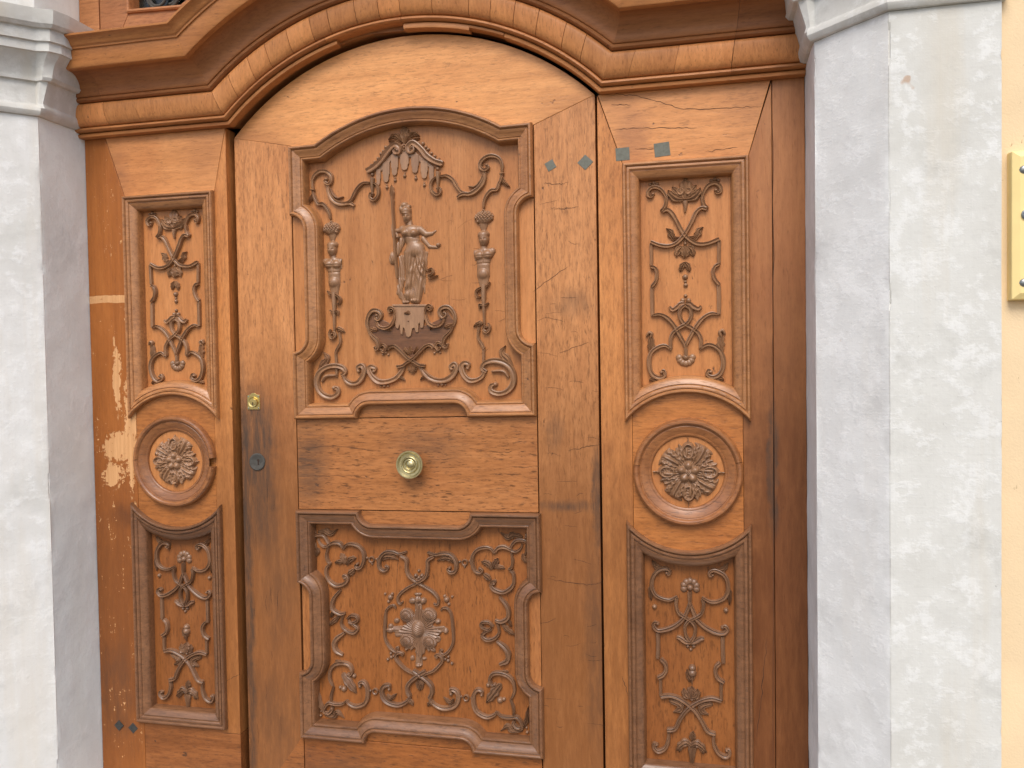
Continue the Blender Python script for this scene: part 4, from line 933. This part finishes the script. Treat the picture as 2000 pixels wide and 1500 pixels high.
# goddess on her bracket
def pc(x, y): return LU.pt(c1, x, y)
k1 = LU.sz(c1, 1.0)
def goddess(X, Z):
    C_ = lambda x0, y0, x1, y1, r0, r1, kk=.75: caps(X, Z, pc(x0, y0), pc(x1, y1), r0*k1, r1*k1, kk)
    E_ = lambda x, y, rx, ry, h: ell(X, Z, pc(x, y), rx*k1, ry*k1, h)
    head = smax([E_(440, 268, 37, 52, .0145), E_(432, 218, 44, 42, .0150), E_(415, 170, 34, 28, .010), E_(392, 200, 20, 30, .009), E_(452, 182, 20, 20, .008), C_(455, 300, 462, 350, 24, 28)])
    head = head-.0026*np.exp(-(((X-pc(424, 262)[0])/(9*k1))**2+((Z-pc(424, 262)[1])/(7*k1))**2))-.0026*np.exp(-(((X-pc(458, 262)[0])/(9*k1))**2+((Z-pc(458, 262)[1])/(7*k1))**2))-.0014*np.exp(-(((X-pc(444, 302)[0])/(14*k1))**2+((Z-pc(444, 302)[1])/(4*k1))**2))
    head = head+.0022*np.exp(-(((X-pc(443, 275)[0])/(6*k1))**2+((Z-pc(443, 275)[1])/(17*k1))**2))
    hel = .0018*np.exp(-(((Z-pc(432, 240)[1])/(6*k1))**2))*(E_(432, 225, 46, 44, 1) > 0)
    body = smax([C_(395, 365, 535, 365, 30, 30, .62), E_(465, 385, 85, 58, .0130), E_(430, 398, 36, 34, .0165), E_(502, 398, 36, 34, .0165), C_(475, 430, 490, 480, 62, 58, .50), E_(502, 530, 84, 70, .0140),
                 C_(455, 560, 468, 700, 48, 40, .75), C_(468, 700, 440, 925, 42, 30, .62), C_(545, 560, 552, 710, 46, 42, .68), C_(552, 710, 520, 940, 42, 34, .60), C_(502, 545, 488, 900, 84, 70, .22),
                 E_(430, 958, 34, 14, .006), E_(502, 945, 44, 17, .008)], 6)
    arms = smax([C_(385, 372, 330, 378, 22, 17), C_(330, 378, 368, 432, 16, 13), E_(368, 430, 18, 18, .012), C_(545, 370, 592, 405, 30, 24, .7), C_(592, 405, 640, 398, 22, 15, .7), C_(640, 398, 668, 378, 13, 9), C_(565, 440, 618, 505, 20, 16, .7), C_(618, 505, 680, 512, 15, 12, .7), E_(692, 492, 20, 18, .008)])
    cape = smax([C_(400, 455, 345, 560, 30, 34, .4), E_(322, 600, 32, 55, .008), C_(395, 600, 392, 780, 30, 26, .4), C_(392, 780, 372, 880, 30, 26, .45), C_(372, 880, 415, 945, 26, 22, .45), C_(318, 330, 322, 420, 13, 13, .5), C_(590, 560, 575, 880, 18, 10, .45)])
    dx_, dz_ = (X-pc(500, 700)[0])/k1, (Z-pc(500, 700)[1])/k1
    low_ = np.clip((-dz_+160)/120, 0, 1)
    fold = .0016*np.sin(dx_*.15+.0008*dx_*dz_+np.sin(dz_*.02)*1.8)*low_+.0010*np.sin(dx_*.27-dz_*.045)*low_
    belt = -.0016*np.exp(-((Z-pc(480, 432)[1]+.15*(X-pc(480, 432)[0]))/(5*k1))**2)
    cf = .0011*np.sin((X*1.5+Z*.22)/k1*.15+np.sin(Z/k1*.03))
    out = 1.25*smax([head+hel, np.where(body > .001, body+fold+belt, 0), arms, np.where(cape > .0008, cape+cf, 0)], 9)
    return out
xs = [pc(270, 150), pc(720, 990)]
relief(LC, 'goddess_figure', xs[0][0], xs[1][0], xs[1][1], xs[0][1], goddess, FY, W_CARVE, pU, .0009)
LU.S(c1, '320,100 335,330 350,600 362,770', 18, name='spear', mir=0, sec='r', shape='even', h=.016)
LU.L(c1, '322,125 318,60 312,5', 34, mir=0, name='spear_head', h=.0135); LU.B(c1, '325,138,13 325,163,12 328,285,14', mir=0, name='spear_collar', h=1.2)
LU.S(c1, '585,640 605,700 640,685 655,720 615,745 635,765 692,742', 18, name='ribbon', mir=0)
LU.plaque(c1, '122,1120 160,1050 215,1090 330,1150 465,1140 590,1150 715,1090 765,1040 815,1110 812,1180 742,1250 720,1325 640,1308 560,1362 490,1425 405,1352 300,1310 215,1332 190,1252 132,1190', .0022, 'cartouche', W_CARVE_D)
LU.plaque(c1, '330,985 600,985 578,1115 572,1165 552,1172 542,1125 533,1140 530,1205 512,1205 500,1168 482,1175 470,1235 450,1247 432,1235 420,1175 408,1165 402,1225 388,1215 380,1140 368,1178 348,1165 340,1100', .0065, 'bracket_cloth', W_CARVE)
LU.plaque(c1, '322,978 608,978 606,994 326,994', .009, 'bracket_shelf', W_CARVE)
LU.L(c1, '450,1068 450,1045 452,1022', 30, mir=0, h=.0135); LU.L(c1, '448,1060 435,1050 415,1058', 20, h=.0135); LU.B(c1, '452,1112,13 440,1125,9 464,1125,9', mir=0, h=1.6)
LU.ax = pc(466, 1100)[0]
LU.S(c1, '345,1060 335,1020 310,1000 292,1018 300,1038 315,1030', 24, eye=.8, h=.0135)
LU.S(c1, '342,1045 338,1095 312,1148 262,1172 215,1155 192,1118', 30, h=.0135)
LU.S(c1, '128,1190 112,1130 125,1070 162,1030 208,1030 230,1062 212,1100 185,1090 195,1068', 34, eye=.8, h=.011)
LU.S(c1, '128,1180 152,1222 195,1268 212,1325 190,1345 178,1322', 30, h=.0135, eye=.6); LU.L(c1, '135,1165 165,1180 205,1190', 34, h=.011); LU.L(c1, '255,1170 290,1180 315,1195', 26)
LU.S(c1, '212,1330 245,1305 268,1330 250,1362 228,1345', 24, eye=.7); LU.B(c1, '262,1368,16 285,1385,13 240,1385,11', name='flower')
LU.S(c1, '285,1345 305,1322 345,1322 395,1362 445,1412 495,1442 545,1472 590,1478', 26, h=.0135, shape='even')
LU.L(c1, '466,1385 466,1350 466,1315', 30, mir=0); LU.L(c1, '455,1382 430,1350 415,1318', 22)
# herms
LU.ax = LU.pt(a1, 1530, 455)[0]+.0008
def pd_(x, y): return LU.pt(d1, x, y)
k2 = LU.sz(d1, 1.0)
def herm(X, Z):
    C_ = lambda x0, y0, x1, y1, r0, r1, kk=.7: caps(X, Z, pd_(x0, y0), pd_(x1, y1), r0*k2, r1*k2, kk)
    E_ = lambda x, y, rx, ry, h: ell(X, Z, pd_(x, y), rx*k2, ry*k2, h)
    head = smax([E_(318, 312, 35, 48, .0145), E_(320, 280, 41, 28, .0135), C_(322, 345, 324, 380, 18, 22)])
    for ex in (307, 331): head = head-.0022*np.exp(-(((X-pd_(ex, 312)[0])/(7*k2))**2+((Z-pd_(ex, 312)[1])/(5*k2))**2))
    head = head+.0018*np.exp(-(((X-pd_(319, 322)[0])/(4.5*k2))**2+((Z-pd_(319, 322)[1])/(12*k2))**2))-.0012*np.exp(-(((X-pd_(320, 341)[0])/(9*k2))**2+((Z-pd_(320, 341)[1])/(3*k2))**2))
    tor = smax([C_(270, 396, 374, 396, 24, 24, .62), E_(298, 416, 38, 32, .0125), E_(348, 416, 38, 32, .0125), C_(325, 415, 329, 480, 54, 46, .36), C_(329, 480, 331, 545, 45, 46, .38), C_(331, 545, 333, 625, 45, 28, .40), E_(331, 540, 40, 40, .0115), C_(262, 405, 266, 424, 10, 8), C_(380, 405, 377, 440, 10, 8)], 6)
    tor = np.where(tor > .001, tor-.0016*np.exp(-((X-pd_(326, 440)[0])/(4*k2))**2)*(Z > pd_(0, 490)[1])-.0014*np.exp(-((Z-pd_(0, 492)[1])/(5*k2))**2)-.0010*np.exp(-((Z-pd_(0, 442)[1])/(4*k2))**2), 0)
    cup = smax([C_(318, 255, 318, 205, 16, 34, .4), E_(312, 165, 66, 46, .0115)])
    cup = np.where(cup > .001, cup+.0022*np.cos((X-pd_(310, 0)[0])/k2*.30+np.sin(Z/k2*.2))*np.cos(Z/k2*.27)*(Z > pd_(0, 205)[1]), 0)
    return 1.25*smax([head, tor, cup], 9)
p0, p1 = pd_(235, 110), pd_(390, 660)
for sgn in (0, 1):
    fn = herm if not sgn else (lambda X, Z: herm(2*LU.ax-X, Z))
    xa, xb = (p0[0], p1[0]) if not sgn else (2*LU.ax-p1[0], 2*LU.ax-p0[0])
    relief(LC, 'herm_figure', xa, xb, p1[1], p0[1], fn, FY, W_CARVE, pU, .0010)
for t_ in ('272,160,15 300,140,15 335,142,16 362,165,14 290,175,16 325,172,17 350,190,14 262,182,11 305,198,13 312,120,12',): LU.B(d1, t_, name='basket_flower', h=1.7)
LU.S(d1, '332,610 334,750 336,895', 38, name='pedestal', sec='r', shape='taper', h=.0135)
LU.S(d1, '288,600 308,625 348,632 378,655 372,688 350,692', 17, name='ribbon', h=.0125); LU.S(d1, '302,735 330,752 358,742 362,772', 16, name='ribbon', h=.012)
LU.S(d1, '310,868 300,905 318,930 342,915 335,890 318,898', 20, h=.0115, eye=.7); LU.L(d1, '345,872 370,868 408,888', 30)
LU.S(d1, '368,890 378,960 352,1010 343,1040', 18, name='strap', shape='even', h=.009); LU.S(d1, '345,1040 348,1110 350,1200', 18, name='strap', shape='even', h=.0075)
# garland along the foot
LU.ax = LU.pt(f1, 983, 400)[0]
LU.S(f1, '915,365 912,402 888,442 848,480 788,503 722,498 672,460 648,412 662,384 692,398 682,420', 42, eye=.7)
LU.L(f1, '840,490 890,470 930,495', 26); LU.B(f1, '735,538,11 762,535,15 790,538,11'); LU.B(f1, '615,412,12 630,432,12 636,408,11', name='knot')
LU.S(f1, '445,450 465,492 512,515 560,508 598,462 608,405 588,378 558,390 565,420', 40, eye=.7)
LU.S(f1, '430,455 462,425 440,390 380,375 312,390 262,432 240,492 250,560 292,608 350,622 402,598 402,558 372,552', 44, eye=.8)
LU.L(f1, '250,440 280,375 318,320 288,268', 48); LU.S(f1, '275,505 312,458 395,452', 26, name='leaf_edge', sec='r')
LU.L(f1, '985,440 985,410 985,375', 40, mir=0); LU.L(f1, '975,425 962,405 955,385', 24)

# ---- lower panel of the leaf
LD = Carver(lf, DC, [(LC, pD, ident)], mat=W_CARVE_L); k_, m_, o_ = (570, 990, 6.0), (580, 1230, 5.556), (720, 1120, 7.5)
LD.ax = LD.pt(o_, 735, 800)[0]
LD.S(k_, '285,490 272,430 262,360 305,328 372,340 420,398 432,448 382,460 332,422 312,372', 34, h=.009)
LD.S(k_, '425,445 500,412 568,430 608,485', 44); LD.S(k_, '605,492 642,442 712,430 790,460 842,530 852,620 822,698 772,718 748,690 775,668', 40, eye=.8)
LD.S(k_, '432,470 415,560 430,640 468,662', 32, name='strap'); LD.S(k_, '450,672 415,705 412,790 442,862 520,918 602,908 652,868 648,820 612,802 622,832', 44, eye=.8)
LD.L(k_, '305,300 400,280 455,310 540,258', 60); LD.L(k_, '310,480 300,530 262,580', 44); LD.B(k_, '268,275,20 275,300,16', name='bud')
LD.L(k_, '625,665 600,600 570,545', 66); LD.L(k_, '640,680 690,610 755,595', 56); LD.L(k_, '620,650 560,640 500,655', 44); LD.L(k_, '660,800 700,760 745,730', 60)
for ctx, par, tf in LD.each(1):
    for (cr, x, y) in ((k_, 935, 617), (m_, 850, 668)):
        c = tf(LD.pt(cr, x, y)); ring(ctx, 'link_ring', c, [(.0095, -.001), (.009, .005), (.0075, .007), (.0055, .005), (.005, -.001)], W_CARVE_L, par, y0=FY)
LD.B(k_, '880,598,17 992,612,17 940,668,15', name='link_bead'); LD.B(m_, '795,662,16 902,662,16', name='link_bead')
LD.S(k_, '1350,520 1262,545 1190,528 1102,530 1042,582 1022,660 1042,722 1090,742 1128,712 1105,690', 42, eye=.8); LD.L(k_, '1065,630 1085,588 1160,582 1248,615', 56)
LD.S(k_, '1280,565 1345,615 1352,700 1372,792 1432,850 1492,884', 38, shape='even')
LD.S(o_, '560,10 640,82 735,142 850,202 960,282 1022,372 1022,440 985,460 960,435', 42, eye=.6, h=.009)
LD.B(o_, '690,30,32 735,60,30 780,30,32 735,-40,26 710,80,22 765,80,22', mir=0, name='bud')
LD.S(o_, '405,510 372,468 302,480 257,560 246,700 240,850 252,960 302,1068 380,1140 432,1118 430,1080 402,1085', 40, eye=.6, h=.009)
LD.S(o_, '478,1200 502,1170 462,1150 418,1170 402,1222 442,1292 530,1382 622,1442 735,1490', 46, eye=.0)
LD.B(o_, '240,300,22 320,345,44 290,410,26 345,300,26', name='berry'); LD.B(o_, '325,1170,26 330,1225,30 280,1260,26 370,1210,22', name='berry')
LD.S(m_, '1400,445 1292,510 1212,582 1205,660 1232,722', 42, shape='even')
LD.S(m_, '1240,710 1190,778 1102,810 1002,790 942,730 925,650 952,602 1002,600 1005,642', 46, eye=.8); LD.L(m_, '1180,765 1230,770 1262,820', 44); LD.L(m_, '975,700 1020,735 1085,690', 40)
LD.L(m_, '1330,540 1318,590 1335,660', 50); 
LD.S(m_, '545,762 572,800 642,830 732,800 772,722 768,622 730,562 682,572 688,612', 42, eye=.8); LD.S(m_, '545,765 500,800 420,800 352,790 312,830 298,885 330,915', 34); LD.S(m_, '375,830 385,860 352,895 315,890', 40)
LD.S(m_, '380,785 378,700 405,612', 26, name='strap'); LD.S(m_, '395,605 362,520 372,432 420,372 502,352 572,382 602,442 582,488 556,480', 38, eye=.8); LD.L(m_, '415,335 470,350 530,360', 36)
LD.L(m_, '490,470 565,572 650,690', 84, h=.0135); LD.B(m_, '510,640,34 470,625,22 620,500,26', name='bud'); LD.L(m_, '300,920 400,935 440,890 515,960', 50); LD.L(m_, '300,900 255,800 235,660', 42); LD.B(m_, '258,930,18 262,885,14')
LD.S(k_, '575,975 505,1050 480,1130 492,1202 562,1250 630,1238', 48); LD.L(k_, '485,1200 470,1260 455,1300', 30)
LD.S(k_, '645,1310 702,1268 770,1282 770,1332 702,1352 672,1322', 34); LD.S(k_, '605,1262 588,1370 640,1442 722,1470 772,1432 748,1390 665,1348', 38); LD.L(k_, '560,1275 500,1330 425,1390', 50)
LD.S(m_, '518,30 442,90 410,150 425,222 498,268', 54)
def po(x, y): return LD.pt(o_, x, y)
k3 = LD.sz(o_, 1.0)
def bouquet(X, Z):
    C_ = lambda x0, y0, x1, y1, r0, r1, kk=.35: caps(X, Z, po(x0, y0), po(x1, y1), r0*k3, r1*k3, kk)
    E_ = lambda x, y, rx, ry, h: ell(X, Z, po(x, y), rx*k3, ry*k3, h)
    U = (X-po(735, 0)[0])/k3; W = (Z-po(0, 810)[1])/k3
    ball = E_(728, 805, 100, 128, .0185); ball = np.where(ball > 0, ball+.0008*np.cos((U*.5+W)*.22), 0)
    sh = []
    rr = np.sqrt((U/330)**2+(W/400)**2); an = np.arctan2(W/400, U/330)
    sh.append(np.where(rr < .80+.13*np.cos(8*an)+.05*np.cos(24*an), .0062+.0016*np.cos(40*an+5*rr), 0))
    for x, y in ((560, 610), (890, 605), (560, 985), (895, 1000)):
        q = E_(x, y, 112, 104, .0145); dd = np.hypot(X-po(x, y)[0], Z-po(x, y)[1])/k3
        q = np.where(q > 0, q-.0022*np.exp(-((dd-62)/12)**2)+.0012*np.cos(((X-po(x, y)[0])-(Z-po(x, y)[1]))/k3*.24), 0); sh.append(q)
    lv = smax([C_(725, 690, 722, 420, 62, 58), E_(640, 400, 52, 48, .009), E_(800, 400, 52, 48, .009), E_(722, 380, 50, 60, .011), C_(640, 825, 340, 815, 62, 44, .42), E_(320, 770, 44, 36, .0085), E_(310, 830, 60, 40, .0085), C_(820, 840, 1090, 815, 62, 44, .42), E_(1130, 840, 40, 44, .0085),
               C_(420, 880, 600, 880, 52, 48, .4), C_(1010, 960, 850, 870, 50, 48, .4), E_(410, 690, 48, 36, .0085), E_(1010, 700, 48, 36, .0085), C_(735, 930, 735, 1180, 72, 52, .4), C_(735, 1180, 735, 1330, 46, 58, .4), E_(735, 1345, 52, 30, .010), E_(640, 1240, 36, 40, .006), E_(815, 1245, 40, 24, .006), E_(722, 300, 56, 26, .008)], 7)
    ang = np.arctan2(W, U); lv = np.where(lv > .0008, lv+.0010*np.cos(ang*26)-.0016*np.exp(-(U/7)**2)*(np.abs(W) > 130)-.0014*np.exp(-((W+10)/7)**2)*(np.abs(U) > 110), 0)
    return np.max(np.stack([ball, lv]+sh), axis=0)
q0, q1 = po(250, 260), po(1190, 1390)
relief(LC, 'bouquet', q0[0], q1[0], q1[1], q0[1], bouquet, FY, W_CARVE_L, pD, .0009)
